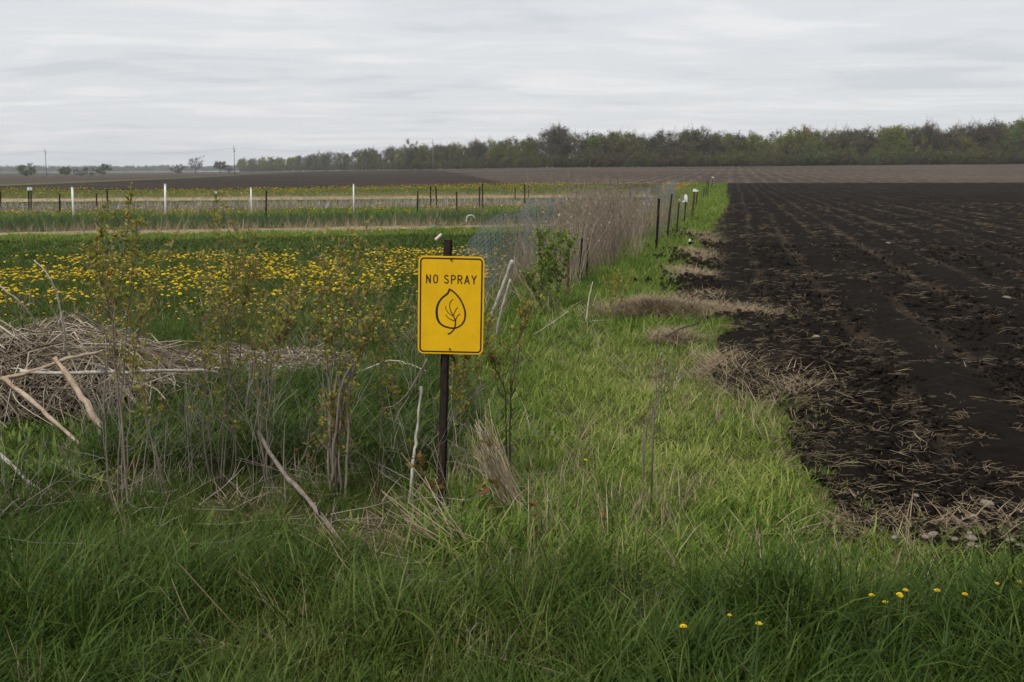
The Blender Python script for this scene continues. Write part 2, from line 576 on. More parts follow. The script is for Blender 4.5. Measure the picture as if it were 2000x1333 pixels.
uu = np.linspace(-0.60, 0.62, 260)
polar_sheet('stubble_field', uu, far_edge, lambda u: d_edge(u) + 45, 90, M['stubble'], 0.03, 'grey brown stubble field rising to the wood')
ul = np.linspace(-0.60, 0.10, 130)
polar_sheet('plowed_field', ul, lambda u: far_edge(u) * 1.0, lambda u: np.where(u < -0.11, strip_line(u), far_edge(u) + 0.5 + (strip_line(np.full_like(u, -0.12)) - far_edge(u)) * (1 - sm(-0.11, 0.04, u)) ** 2.5), 50, M['plowed'], 0.06, 'dark brown plowed field behind the garden')
polar_sheet('grass_strip', np.linspace(-0.60, -0.10, 90), lambda u: strip_line(u) * 0.975, lambda u: strip_line(u) * 1.09, 5, M['strip_green'], 0.09, 'thin green grass strip between two far fields')

# the tilled soil with ruts and clods as relief
rows = np.geomspace(3.55, 119, 660)
nc = 150
S_ = np.linspace(0, 1, nc) ** 1.12
Yg = np.repeat(rows[:, None], nc, 1)
xl = soil_left(rows)
Xg = xl[:, None] + ((0.60 * rows + 1.9) - xl)[:, None] * S_[None, :]
Yg = np.where(True, np.maximum(Yg, soil_front(Xg) * (0.998 + 0.002 * Yg / 3.55)), Yg)
acr = Xg * math.cos(ROW) - Yg * math.sin(ROW)
fall = np.clip(Yg / 12, 0.8, 2.0)
zf = 0.017 * (fbm(Xg * 7, Yg * 7, 41, 3) - 0.5) * 2 + 0.018 * (fbm(Xg * 2.3, Yg * 2.3, 44, 3) - 0.5) * 2
zf += 0.013 * np.sin(acr * 2 * math.pi / 0.76 + 3 * fbm(Xg * 0.2, Yg * 0.2, 6)) + 0.022 * np.sin(acr * 2 * math.pi / 1.52 + 1.0)
zf += 0.018 * (vn(Xg * 17, Yg * 17, 47) - 0.5) + 0.020 * (vn(Xg * 9, Yg * 9, 48) - 0.5)
zf *= sm(0.0, 0.06, S_)[None, :] * 0.9 + 0.1
Zg = terr(Xg, Yg) + 0.07 + zf * np.clip(1.25 - Yg / 160, 0.4, 1)
soil = np_mesh('tilled_field', np.stack([Xg, Yg, Zg], -1).reshape(-1, 3), grid_quads(*Xg.shape), M['soil'])
tag(soil, 'black tilled soil beside the grass verge', None, kind='structure')


def zone_sheet(name, s0, s1, mat, off, label, rough=0.4):
    X = np.linspace(0, 1, 160)
    T = np.linspace(0, 1, 8)
    Xm, Tm = np.meshgrid(X, T)
    lo = -0.62 * (s1 if s1 < 60 else 60)
    Xw = lo + (net_x(s1) - 0.4 - lo) * Xm
    e0 = (fbm(Xw[0] * 0.7, Xw[0] * 0 + s0, 61) - 0.5) * rough * 2
    e1 = (fbm(Xw[0] * 0.7, Xw[0] * 0 + s1, 67) - 0.5) * rough * 2
    S = (s0 + e0)[None, :] * (1 - Tm) + (s1 + e1)[None, :] * Tm
    Yw = S + 0.3 * Xw
    Yw = np.maximum(Yw, 8)
    z = terr(Xw, Yw) + off + 0.05 * (fbm(Xw * 2, Yw * 2, 71) - 0.3) * np.sin(Tm * math.pi)
    o = np_mesh(name, np.stack([Xw, Yw, z], -1).reshape(-1, 3), grid_quads(*Xw.shape), mat)
    return tag(o, label, None, kind='structure')


zone_sheet('straw_path', 28.6, 31.0, M['straw_ground'], 0.02, 'pale straw mulch strip in front of the garlic rows', 0.35)
zone_sheet('straw_strip', 61.0, 69.0, M['straw_ground'], 0.03, 'pale dry grass strip across the garden', 0.8)
zone_sheet('garden_bed', 46.0, 55.5, M['garden'], 0.025, 'garden bed of dead white stalks', 0.5)


# ------------------------------------------------------------------ scattering: stuff made of many instanced tufts
ONE_MESH = {'tall_grass', 'broad_grass', 'lush_grass', 'verge_grass', 'dead_grass', 'thatch'}


def scatter(name, pts, rot, scl, idx, tint, protos, label, cat):
    n = len(pts)
    me = bpy.data.meshes.new(name)
    me.vertices.add(n)
    me.vertices.foreach_set('co', np.asarray(pts, np.float32).ravel())
    for nm, ty, key, dat in (('rot', 'FLOAT_VECTOR', 'vector', np.asarray(rot, np.float32).ravel()), ('scl', 'FLOAT_VECTOR', 'vector', np.asarray(scl, np.float32).ravel()),
                             ('idx', 'INT', 'value', np.asarray(idx, np.int32)), ('tint', 'FLOAT', 'value', np.asarray(tint, np.float32))):
        a = me.attributes.new(nm, ty, 'POINT')
        a.data.foreach_set(key, dat)
    o = bpy.data.objects.new(name, me)
    col.objects.link(o)
    ng = bpy.data.node_groups.new(name, 'GeometryNodeTree')
    ng.interface.new_socket('Geometry', in_out='INPUT', socket_type='NodeSocketGeometry')
    ng.interface.new_socket('Geometry', in_out='OUTPUT', socket_type='NodeSocketGeometry')
    N, L = ng.nodes, ng.links
    gi, go = N.new('NodeGroupInput'), N.new('NodeGroupOutput')
    g2i = N.new('GeometryNodeGeometryToInstance')
    for p in reversed(protos):
        oi = N.new('GeometryNodeObjectInfo')
        oi.inputs['Object'].default_value = p
        L.new(oi.outputs['Geometry'], g2i.inputs[0])
    ip = N.new('GeometryNodeInstanceOnPoints')
    ip.inputs['Pick Instance'].default_value = True
    L.new(gi.outputs[0], ip.inputs['Points'])
    L.new(g2i.outputs[0], ip.inputs['Instance'])

    def na(nm, ty):
        a = N.new('GeometryNodeInputNamedAttribute')
        a.data_type = ty
        a.inputs['Name'].default_value = nm
        return a.outputs['Attribute']
    L.new(na('idx', 'INT'), ip.inputs['Instance Index'])
    er = N.new('FunctionNodeEulerToRotation')
    L.new(na('rot', 'FLOAT_VECTOR'), er.inputs[0])
    L.new(er.outputs[0], ip.inputs['Rotation'])
    L.new(na('scl', 'FLOAT_VECTOR'), ip.inputs['Scale'])
    if name in ONE_MESH:
        rz_ = N.new('GeometryNodeRealizeInstances')
        L.new(ip.outputs[0], rz_.inputs[0])
        L.new(rz_.outputs[0], go.inputs[0])
    else:
        L.new(ip.outputs[0], go.inputs[0])
    md = o.modifiers.new('scatter', 'NODES')
    md.node_group = ng
    return tag(o, label, cat, kind='stuff')


def tuft(name, n, r, L, W, t0, t1, mat, bias=0.0, spread=math.pi, seed=0, seg=4, kink=0.0):
    g = np.random.default_rng(seed)
    V, Q, A = [], [], []
    k0 = 0
    for i in range(n):
        a = bias + g.uniform(-spread, spread)
        q = g.uniform(0, 2 * math.pi)
        d = r * math.sqrt(g.random())
        b = np.array([d * math.cos(q), d * math.sin(q), -0.02])
        ln, w = g.uniform(*L), g.uniform(*W)
        ta, tb = g.uniform(*t0), g.uniform(*t1)
        dirh = np.array([math.cos(a), math.sin(a), 0])
        tw = g.uniform(-0.9, 0.9)
        side = np.array([-math.sin(a + tw), math.cos(a + tw), 0])
        p = b.copy()
        st = ln / seg
        for j in range(seg + 1):
            f = j / seg
            th = ta + (tb - ta) * f ** 1.4
            if kink and f > 0.6:
                th += kink * g.random()
            ww = w * (1.0, 1.0, 0.82, 0.52, 0.06)[min(4, int(round(f * 4)))]
            V += [p - side * ww / 2, p + side * ww / 2]
            if j < seg:
                Q.append((k0 + 2 * j, k0 + 2 * j + 1, k0 + 2 * j + 3, k0 + 2 * j + 2))
            p = p + st * (dirh * math.sin(th) + np.array([0, 0, math.cos(th)]))
        A += [g.random()] * (2 * (seg + 1))
        k0 += 2 * (seg + 1)
    o = np_mesh(name, np.array(V), np.array(Q), mat, True, False)
    at_ = o.data.attributes.new('rnd', 'FLOAT', 'POINT')
    at_.data.foreach_set('value', np.array(A, np.float32))
    return o


def stalks(name, n, r, L, rad_, t, mat, seed=0, branch=0, heads=0, curve=0.2, sides=3):
    g = np.random.default_rng(seed)
    mb = MB()
    for i in range(n):
        q, d = g.uniform(0, 2 * math.pi), r * math.sqrt(g.random())
        b = np.array([d * math.cos(q), d * math.sin(q), -0.02])
        a, ti, ln = g.uniform(0, 2 * math.pi), g.uniform(*t), g.uniform(*L)
        pts = [b]
        for j in range(4):
            th = ti + curve * j * g.uniform(-0.4, 1.0)
            pts.append(pts[-1] + ln / 4 * np.array([math.cos(a) * math.sin(th), math.sin(a) * math.sin(th), math.cos(th)]))
        pts = np.array(pts)
        rn = g.random()
        r0 = g.uniform(*rad_)
        mb.tube(pts, np.linspace(r0, r0 * 0.45, 5), sides, 0, rn, False)
        for k in range(branch):
            f = g.uniform(0.45, 0.98)
            s = pts[0] + 0
            jj = min(3, int(f * 4))
            s = pts[jj] + (pts[jj + 1] - pts[jj]) * (f * 4 - jj)
            aa = g.uniform(0, 2 * math.pi)
            e2 = s + g.uniform(0.05, 0.16) * np.array([math.cos(aa) * 0.6, math.sin(aa) * 0.6, 0.8])
            mb.tube(np.array([s, (s + e2) / 2 + 0.01 * g.standard_normal(3), e2]), [r0 * 0.5, r0 * 0.45, r0 * 0.3], 3, 0, rn, False)
        for k in range(heads):
            f = g.uniform(0.7, 1.0)
            s = pts[0] + (pts[-1] - pts[0]) * f
            u_ = g.standard_normal(3) * 0.010
            v_ = g.standard_normal(3) * 0.006
            mb.add([s - u_, s + v_, s + u_, s - v_], [(0, 1, 2, 3)], 0, min(1, rn + 0.1))
    return mb.build(name, mat, link=False)


# prototypes
PI = math.pi
tall = [tuft('tall_grass_tuft', 15, 0.055, (0.14, 0.40), (0.0035, 0.0085), (0.05, 0.8), (0.7, 2.3), M['g_dark'], 0, 1.7, 100 + k, 4) for k in range(7)]
lush = [tuft('lush_grass_tuft', 16, 0.06, (0.22, 0.44), (0.005, 0.010), (0.1, 0.6), (1.3, 2.3), M['g_dark'], 0, 1.4, 200 + k) for k in range(5)]
verge = [tuft('verge_grass_tuft', 16, 0.065, (0.05, 0.155), (0.0038, 0.0085), (0.05, 1.0), (0.8, 2.4), M['g_lite'], 0, 2.6, 300 + k, 3) for k in range(7)]
mead = [tuft('meadow_grass_tuft', 16, 0.10, (0.05, 0.14), (0.006, 0.011), (0.05, 0.9), (0.5, 1.8), M['g_dark'], 0, PI, 400 + k, 3) for k in range(5)]
clov = [tuft('low_cover_tuft', 18, 0.13, (0.04, 0.10), (0.012, 0.024), (0.3, 1.2), (0.9, 1.9), M['g_dark'], 0, PI, 500 + k, 3) for k in range(4)]
garl = [tuft('garlic_tuft', 9, 0.05, (0.25, 0.42), (0.010, 0.018), (0.0, 0.35), (0.3, 1.4), M['g_blue'], 0, PI, 600 + k) for k in range(4)]
coarse = [tuft('coarse_grass_tuft', 18, 0.22, (0.12, 0.28), (0.014, 0.026), (0.05, 0.7), (0.5, 1.6), M['g_lite'], 0, PI, 700 + k, 3) for k in range(4)]
broad = [tuft('broad_leaf_weed', 9, 0.05, (0.10, 0.20), (0.025, 0.045), (0.3, 1.0), (0.8, 1.7), M['g_lite'], 0, PI, 750 + k) for k in range(4)]
drys = [tuft('dry_grass_tuft', 9, 0.06, (0.14, 0.42), (0.0025, 0.0045), (0.2, 1.1), (0.7, 1.7), M['dry'], 0, PI, 800 + k, 3) for k in range(5)]
litter = [tuft('litter_wisp', 10, 0.10, (0.08, 0.24), (0.003, 0.006), (1.0, 1.6), (1.4, 1.8), M['dry'], 0, PI, 850 + k, 2) for k in range(5)]
weedy = [stalks('dry_weed_clump', 6, 0.14, (0.45, 1.35), (0.0022, 0.0052), (0.0, 0.32), M['dry_weed'], 900 + k, 7, 3) for k in range(5)]
wstalk = [stalks('white_stalk', 3, 0.12, (0.16, 0.42), (0.010, 0.018), (0.0, 0.35), M['ashen'], 950 + k, 0, 0) for k in range(5)]
straws = []
for k in range(8):
    mb = MB()
    g = np.random.default_rng(1000 + k)
    for j in range(3):
        ln = g.uniform(0.03, 0.11)
        a = g.normal(0.1, 0.7)
        c = np.array([g.uniform(-0.07, 0.07), g.uniform(-0.07, 0.07), g.uniform(0.002, 0.012)])
        d = np.array([math.cos(a), math.sin(a), g.uniform(-0.10, 0.22)]) * ln
        bend = np.array([-d[1], d[0], ln * 0.4]) * g.uniform(-0.25, 0.35)
        mb.tube(np.array([c - d, c + bend * 0.6, c + d]), [0.0016, 0.0024, 0.0014], 3, 0, None, False)
    straws.append(mb.build('straw_bit', M['dry'], link=False))
clods = []
for k in range(5):
    g = np.random.default_rng(1100 + k)
    t_ = (1 + 5 ** 0.5) / 2
    iv = np.array([(-1, t_, 0), (1, t_, 0), (-1, -t_, 0), (1, -t_, 0), (0, -1, t_), (0, 1, t_), (0, -1, -t_), (0, 1, -t_), (t_, 0, -1), (t_, 0, 1), (-t_, 0, -1), (-t_, 0, 1)]) / 1.9
    IF = [(0, 11, 5), (0, 5, 1), (0, 1, 7), (0, 7, 10), (0, 10, 11), (1, 5, 9), (5, 11, 4), (11, 10, 2), (10, 7, 6), (7, 1, 8), (3, 9, 4), (3, 4, 2), (3, 2, 6), (3, 6, 8), (3, 8, 9), (4, 9, 5), (2, 4, 11), (6, 2, 10), (8, 6, 7), (9, 8, 1)]
    mb = MB()
    mb.add(iv * (1 + 0.28 * g.standard_normal((12, 1))) * np.array([1.2, 0.9, 0.65]), IF)
    clods.append(mb.build('soil_clod', M['clod'], link=False))


def sample(bands, umax=0.575, seed=1):
    g = np.random.default_rng(seed)
    P = []
    for a, b, d in bands:
        n = int(d * (b * b - a * a) * umax)
        y = np.sqrt(g.uniform(a * a, b * b, n))
        P.append(np.stack([g.uniform(-umax, umax, n) * y, y], 1))
    return np.concatenate(P)


def put(name, XY, protos, scale, tint, label, cat, zoff=0.0, heading=None, spread=PI, tilt=0.12, seed=5, flat=None):
    g = np.random.default_rng(seed)
    n = len(XY)
    z = terr(XY[:, 0], XY[:, 1]) + zoff
    rz = g.uniform(-spread, spread, n) + (0 if heading is None else heading)
    rot = np.stack([g.normal(0, tilt, n), g.normal(0, tilt, n), rz], 1)
    s = np.broadcast_to(np.asarray(scale, float), (n,)) * g.uniform(0.75, 1.25, n)
    S = np.stack([s, s, s * (1 if flat is None else flat)], 1)
    return scatter(name, np.column_stack([XY, z]), rot, S, g.integers(0, len(protos), n), np.clip(tint + g.normal(0, 0.09, n), 0, 1), protos, label, cat)


def in_soil(X, Y, m=0.0):
    return (X > soil_left(Y) + m) & (Y > soil_front(X) + m) & (Y < 119)


def s_of(X, Y):
    return Y - 0.3 * X


def pile_h(X, Y):
    a = (0.15 + 0.40 * fbm(X * 2.0, Y * 2.0, 83)) * np.sqrt(np.clip(1 - ((X + 3.5) / 1.12) ** 2 - ((Y - 7.35) / 1.12) ** 2, 0, 1))
    t = np.clip((X + 2.4) / 1.55, 0, 1)
    yc = 7.75 + 0.75 * t
    b = (0.16 - 0.11 * t) * (0.1 + 1.5 * fbm(X * 3.1, Y * 3.1, 84)) * np.sqrt(np.clip(1 - ((Y - yc) / 0.55) ** 2, 0, 1)) * sm(-3.0, -2.4, X) * (1 - sm(-1.75, -1.2, X))
    return np.maximum(a, b)


# --- near grass: foreground tufts and the lush belt behind the saplings
P = np.concatenate([sample([(1.5, 3.2, 400), (3.2, 4.6, 410)], 0.84, 21), sample([(4.6, 6.0, 350), (6.0, 7.8, 270), (7.8, 10.0, 190)], 0.66, 20)])
X, Y = P[:, 0], P[:, 1]
light_edge = 3.92 + 1.1 * (fbm(X * 1.6, Y * 1.6, 5) - 0.5) - 0.10 * X + rng.normal(0, 0.20, len(X))
is_verge = (Y > light_edge) & (X > -0.28 + 0.35 * (fbm(X * 0, Y * 1.3, 8) - 0.5) - 0.02 * Y + 0.10 * sm(6, 9, Y))
soilm = in_soil(X, Y, -0.02)
pilem = pile_h(X, Y) > 0.05
bare = fbm(X * 2.3, Y * 2.3, 77) > 0.74
fore = ~is_verge & ~soilm & ~pilem & ~bare
sel = fore & (Y < 5.2)
XY = P[sel]
tint = 0.47 + 0.75 * (fbm(XY[:, 0] * 1.3, XY[:, 1] * 1.3, 12) - 0.5) + 0.25 * (fbm(XY[:, 0] * 5, XY[:, 1] * 5, 11) - 0.5)
put('tall_grass', XY, tall, (0.86 - 0.36 * sm(3.3, 4.1, XY[:, 1])) * (1 - 0.62 * sm(0.95, 1.3, XY[:, 0]) * sm(3.35, 3.6, XY[:, 1])) * (1 - 0.5 * np.exp(-(((XY[:, 0] + 0.33) / 0.35) ** 2 + ((XY[:, 1] - 4.55) / 0.3) ** 2))) * (0.40 + 1.30 * fbm(XY[:, 0] * 2.4, XY[:, 1] * 2.4, 15)), tint, 'tall dark green grass across the foreground', 'grass', heading=0.15, spread=2.6, tilt=0.2, seed=31)
XYb = P[fore & (Y < 3.6) & ((X > 0.2) | (fbm(X * 1.5, Y * 1.5, 7) > 0.55)) & (rng.random(len(X)) < 0.34)]
put('broad_grass', XYb, lush, 0.80, 0.34 + 0.5 * (fbm(XYb[:, 0] * 2, XYb[:, 1] * 2, 10) - 0.5), 'broad arching grass blades along the bottom of the picture', 'grass', heading=0.1, spread=1.5, tilt=0.2, seed=30)
XYb = P[(bare | (fbm(X * 1.7, Y * 1.7, 76) + 0.10 * (X < -0.2) > 0.60)) & ~is_verge & ~soilm & ~pilem & (Y < 6) & (rng.random(len(X)) < 0.45)]
put('thatch', XYb, litter, 0.85, 0.42 + 0.5 * (fbm(XYb[:, 0] * 3, XYb[:, 1] * 3, 9) - 0.5), 'tan thatch showing between the foreground grass', 'thatch', 0.015, tilt=0.12, seed=29)
sel = fore & (Y >= 5.2)
XY = P[sel]
lu = (XY[:, 0] > -2.35) & (XY[:, 0] < -0.1) & (XY[:, 1] < 7.4)
put('lush_grass', XY, lush, np.where(lu, 0.80, 0.36), 0.40 + 0.4 * (fbm(XY[:, 0] * 1.5, XY[:, 1] * 1.5, 13) - 0.5), 'lush arching grass behind the saplings', 'grass', heading=-0.3, spread=2.2, seed=32)
def torn(X, Y):
    m = np.zeros(np.shape(X), bool)
    for hx, hy, a, b in ((1.50, 11.3, 0.42, 0.24), (2.05, 11.4, 0.45, 0.28), (2.5, 11.1, 0.35, 0.3), (1.55, 9.5, 0.16, 0.14), (1.85, 8.0, 0.26, 0.5), (1.95, 7.3, 0.3, 0.3)):
        m |= ((X - hx) / a) ** 2 + ((Y - hy) / b) ** 2 < 0.6 + 0.8 * fbm(X * 4, Y * 4, 59)
    return m | ((Y > 11.5) & (Y < 27) & (X > soil_left(Y) - 0.42 * fbm(X * 2, Y * 2, 60) - 0.05))


sel = is_verge & ~soilm & ~torn(X, Y) & ~(fbm(X * 1.4, Y * 1.4, 79) > 0.76)
XY = P[sel]
bright = np.exp(-(((XY[:, 0] - 0.75 - 0.03 * XY[:, 1]) / 0.75) ** 2)) * sm(4.2, 5.3, XY[:, 1]) * (1 - 0.5 * sm(8.0, 10, XY[:, 1]))
put('verge_grass', XY, verge, (0.85 + 0.35 * (1 - bright)) * (0.55 + 0.9 * fbm(XY[:, 0] * 3.2, XY[:, 1] * 3.2, 73)), 0.26 + 0.36 * bright + 0.22 * (fbm(XY[:, 0] * 6, XY[:, 1] * 6, 74) - 0.5) + 0.55 * (fbm(XY[:, 0] * 1.6, XY[:, 1] * 1.6, 14) - 0.5), 'bright yellow green grass verge beside the tilled soil', 'grass', heading=0.2, spread=2.3, seed=33)

# --- verge further away, up to the far end of the strip
P = sample([(10, 14, 165), (14, 20, 92), (20, 32, 44)], 0.35, 22)
X, Y = P[:, 0], P[:, 1]
sel = (X > net_x(Y) - 0.2) & ~in_soil(X, Y, -0.05) & ~torn(X, Y)
XY = P[sel]
put('verge_grass', XY, verge, 1.25 + 0.012 * XY[:, 1], 0.24 + 0.35 * (fbm(XY[:, 0] * 0.9, XY[:, 1] * 0.9, 16) - 0.5), 'green grass verge running along the fence', 'grass', heading=0.2, seed=34)
P = sample([(32, 60, 14), (60, 119, 6)], 0.30, 23)
X, Y = P[:, 0], P[:, 1]
sel = (X > net_x(Y) - 0.3 - 0.12 * np.maximum(Y - 60, 0)) & ~in_soil(X, Y, -0.05) & (X > 3 + 0.215 * (Y - 30) - 1.5)
XY = P[sel]
put('coarse_grass', XY, coarse, 0.9, 0.25 + 0.3 * (fbm(XY[:, 0] * 0.4, XY[:, 1] * 0.4, 17) - 0.5), 'grass at the far end of the fence verge', 'grass', seed=35)

# --- meadow and garden zones left of the fence
P = sample([(7.5, 11, 260), (11, 16, 120), (16, 30, 55), (30, 50, 22), (50, 75, 10), (75, 125, 5)], 0.60, 24)
X, Y = P[:, 0], P[:, 1]
s = s_of(X, Y) + 0.9 * (fbm(X * 0.5, Y * 0.5, 51) - 0.5)
left = (X < net_x(Y) + 0.3) & (pile_h(X, Y) < 0.05)
left &= ~((Y < 10) & (X > -0.45))
left &= Y < far_edge(X / Y) * 0.99
dirt = (np.exp(-(((X + 4.8) / 1.1) ** 2 + ((Y - 11.2) / 0.35) ** 2)) > 0.5)
mzone = left & (s < 20.2) & ~dirt
XY = P[mzone]
put('meadow_grass', XY, mead, 0.80 + 0.018 * XY[:, 1], 0.56 + 0.5 * (fbm(XY[:, 0] * 0.8, XY[:, 1] * 0.8, 18) - 0.5), 'green meadow grass among the dandelions', 'grass', seed=36)
cz = left & (s >= 20.2) & (s < 26.6)
XY = P[cz]
put('low_cover', XY, clov, 1.1, 0.47 + 0.35 * (fbm(XY[:, 0] * 0.5, XY[:, 1] * 0.5, 19) - 0.5), 'dark green low ground cover beyond the dandelions', 'ground cover', seed=37)
gz = left & (((s >= 26.6) & (s < 28.8)) | ((s >= 38.6) & (s < 47) & (rng.random(len(s)) < 0.75)) | ((s >= 55) & (s < 61)) | (s >= 69))
XY = P[gz]
sz = s_of(XY[:, 0], XY[:, 1])
put('garden_grass', XY, coarse, np.where(XY[:, 1] > 48, 0.42, 0.55), np.where(sz < 30, 0.34, 0.30) + 0.35 * (fbm(XY[:, 0] * 0.35, XY[:, 1] * 0.35, 20) - 0.5), 'green grass between the garden strips', 'grass', seed=38)
rowsn = np.arange(31.2, 38.6, 0.62)
GX, GS = [], []
g = np.random.default_rng(39)
for r_ in rowsn:
    xs = np.arange(-24, 2.4, 0.16)
    GX.append(xs + g.normal(0, 0.05, len(xs)))
    GS.append(np.full(len(xs), r_) + g.normal(0, 0.07, len(xs)))
GX, GS = np.concatenate(GX), np.concatenate(GS)
GY = GS + 0.3 * GX
k = (np.abs(GX) < 0.6 * GY) & (GX < net_x(GY) - 0.3) & (g.random(len(GX)) < 0.85)
XY = np.column_stack([GX[k], GY[k]])
put('garlic_rows', XY, garl, 0.85, 0.55 + 0.3 * (fbm(XY[:, 0] * 0.3, XY[:, 1] * 0.8, 25) - 0.5), 'bluish green garlic plants in rows behind the straw mulch', 'crop', seed=40)
rowsn = np.arange(46.6, 55, 0.9)
GX = np.concatenate([np.arange(-34, 6, 0.19) for r_ in rowsn])
GS = np.concatenate([np.full(len(np.arange(-34, 6, 0.19)), r_) for r_ in rowsn])
g = np.random.default_rng(41)
GX, GS = GX + g.normal(0, 0.08, len(GX)), GS + g.normal(0, 0.1, len(GX))
GY = GS + 0.3 * GX
k = (np.abs(GX) < 0.6 * GY) & (GX < net_x(GY) - 3) & (g.random(len(GX)) < 0.7)
XY = np.column_stack([GX[k], GY[k]])
put('white_stalks', XY, wstalk, 0.9, 0.35 + 0.6 * (g.random(len(XY)) ** 2), 'rows of dead whitish stalks in the garden bed', 'dead stalks', seed=42)

# --- dry grass, straw and litter
P = sample([(26, 34, 16), (36, 48, 7), (58, 74, 7)], 0.60, 26)
X, Y = P[:, 0], P[:, 1]
s = s_of(X, Y)
k = (X < net_x(Y) - 0.3) & (((s > 28.4) & (s < 31.2)) | ((s > 38.5) & (s < 47) & (fbm(X * 0.4, Y * 0.4, 52) > 0.5)) | ((s > 60.5) & (s < 70)))
XY = P[k]
put('dry_grass', XY, drys, 1.5, 0.55 + 0.3 * (fbm(XY[:, 0], XY[:, 1], 53) - 0.5), 'dry straw coloured grass wisps on the garden strips', 'dry grass', seed=43)
P = sample([(2.0, 4.6, 60), (4.6, 7.5, 60), (7.5, 13, 22)], 0.58, 27)
X, Y = P[:, 0], P[:, 1]
k = ~in_soil(X, Y, -0.1) & (pile_h(X, Y) < 0.1) & (fbm(X * 1.6, Y * 1.6, 54) > 0.50 - 0.06 * (Y < 4.4))
XY = P[k]
put('dead_grass', XY, drys, 0.72, 0.60 + 0.4 * (fbm(XY[:, 0] * 2, XY[:, 1] * 2, 55) - 0.5), 'dead tan grass blades mixed into the green grass', 'dry grass', seed=44)
P = sample([(3.9, 4.9, 330), (4.9, 7, 230), (7, 10, 140), (10, 16, 70), (16, 30, 22), (30, 50, 6)], 0.78, 28)
X, Y = P[:, 0], P[:, 1]
dens = 0.47 + 0.55 * (fbm(X * 1.1 + 0.2 * Y, Y * 2.6, 56) - 0.5)
edge = np.exp(-np.maximum(X - soil_left(Y), 0) / 0.45) * 0.16
k = (X > soil_left(Y) - 0.15) & (Y > soil_front(X) - 0.1) & (dens + 0.42 * (rng.random(len(X)) - 0.5) + edge + 0.10 * (Y < 4.7) > 0.52 + 0.03 * sm(6, 14, Y))
XY = P[k]
put('straw_litter', XY, straws, (0.26 + 0.44 * rng.random(len(XY)) ** 2) * (1 + 0.035 * XY[:, 1]), 0.30 + 0.75 * (rng.random(len(XY)) - 0.5), 'broken straw scattered over the black soil', 'straw', 0.085, heading=0.0, spread=1.5, tilt=0.16, seed=45)
P = sample([(3.8, 5, 1000), (5, 8, 520), (8, 13, 150), (13, 22, 40)], 0.78, 29)
X, Y = P[:, 0], P[:, 1]
k = in_soil(X, Y) & (fbm(X * 1.5, Y * 1.5, 57) > 0.28)
XY = P[k]
put('soil_clods', XY, clods, (0.005 + 0.018 * rng.random(len(XY)) ** 5) * (1 + 0.05 * XY[:, 1]), np.full(len(XY), 0.5), 'small dark crumbs of tilled soil', 'soil', 0.078, tilt=0.6, seed=46)

# straw heap and torn turf along the soil edge
HP = []
g = np.random.default_rng(60)
for (hx, hy, sx_, sy_, n) in ((1.48, 11.3, 0.45, 0.26, 800), (2.05, 11.4, 0.48, 0.30, 900), (2.5, 11.1, 0.32, 0.30, 420), (2.35, 12.6, 0.25, 0.35, 200), (2.75, 15.5, 0.22, 0.9, 330), (3.5, 19.0, 0.25, 1.6, 330), (4.6, 24.5, 0.3, 2.2, 260), (1.55, 9.5, 0.18, 0.2, 140), (1.75, 8.0, 0.22, 0.5, 260), (2.0, 7.2, 0.25, 0.3, 150), (1.95, 4.25, 0.5, 0.12, 90), (2.4, 4.35, 0.4, 0.12, 60)):
    HP.append(np.column_stack([g.normal(hx, sx_ * 0.6, n), g.normal(hy, sy_ * 0.6, n)]))
XY = np.concatenate(HP)
put('straw_heap', XY, litter, 0.9 + 0.012 * XY[:, 1], 0.52 + 0.5 * (fbm(XY[:, 0] * 3, XY[:, 1] * 3, 58) - 0.5), 'matted tan straw heaped along the edge of the soil', 'straw', 0.06, tilt=0.10, seed=61)
XY = np.concatenate([np.column_stack([g.normal(a, b, n), g.normal(c, d, n)]) for a, b, c, d, n in ((2.45, 0.20, 13.6, 0.8, 200), (2.2, 0.30, 11.9, 0.15, 70), (3.1, 0.25, 17.5, 1.8, 240), (2.5, 0.15, 10.8, 0.2, 60), (4.4, 0.3, 24, 2.5, 160))])
put('turned_clods', XY, clods, 0.016 + 0.032 * g.random(len(XY)) ** 2, np.full(len(XY), 0.5), 'large dark clods turned up against the grass edge', 'soil', 0.08, tilt=0.7, seed=62)
# green sprigs growing in the soil edge
XY = np.concatenate([np.column_stack([soil_left(yy) + np.abs(g.normal(0, w, len(yy))), yy]) for yy, w in ((g.uniform(4.3, 9, 170), 0.16), (g.uniform(9, 30, 300), 0.35))] + [np.column_stack([g.uniform(1.5, 2.4, 150), g.normal(4.12, 0.12, 150)])])
put('soil_sprigs', XY, verge, 0.48, np.full(len(XY), 0.45), 'sparse green sprigs at the edge of the soil', 'grass', 0.06, seed=63)

# broad leaved weeds under the brush pile, far left
XY = np.column_stack([g.uniform(-3.6, -2.0, 420), g.uniform(4.9, 6.2, 420)])
XY = XY[np.abs(XY[:, 0]) < 0.6 * XY[:, 1]]
put('broad_leaf_weeds', XY, broad, 0.8, np.full(len(XY), 0.22), 'broad leaved weeds in front of the brush pile', 'weeds', seed=64)
XY = np.column_stack([g.uniform(-2.4, 1.8, 260), g.uniform(2.5, 4.6, 260)])
put('broad_leaf_weeds', XY, broad, 0.62, np.full(len(XY), 0.26), 'single broad leaves among the tall foreground grass', 'weeds', seed=65)

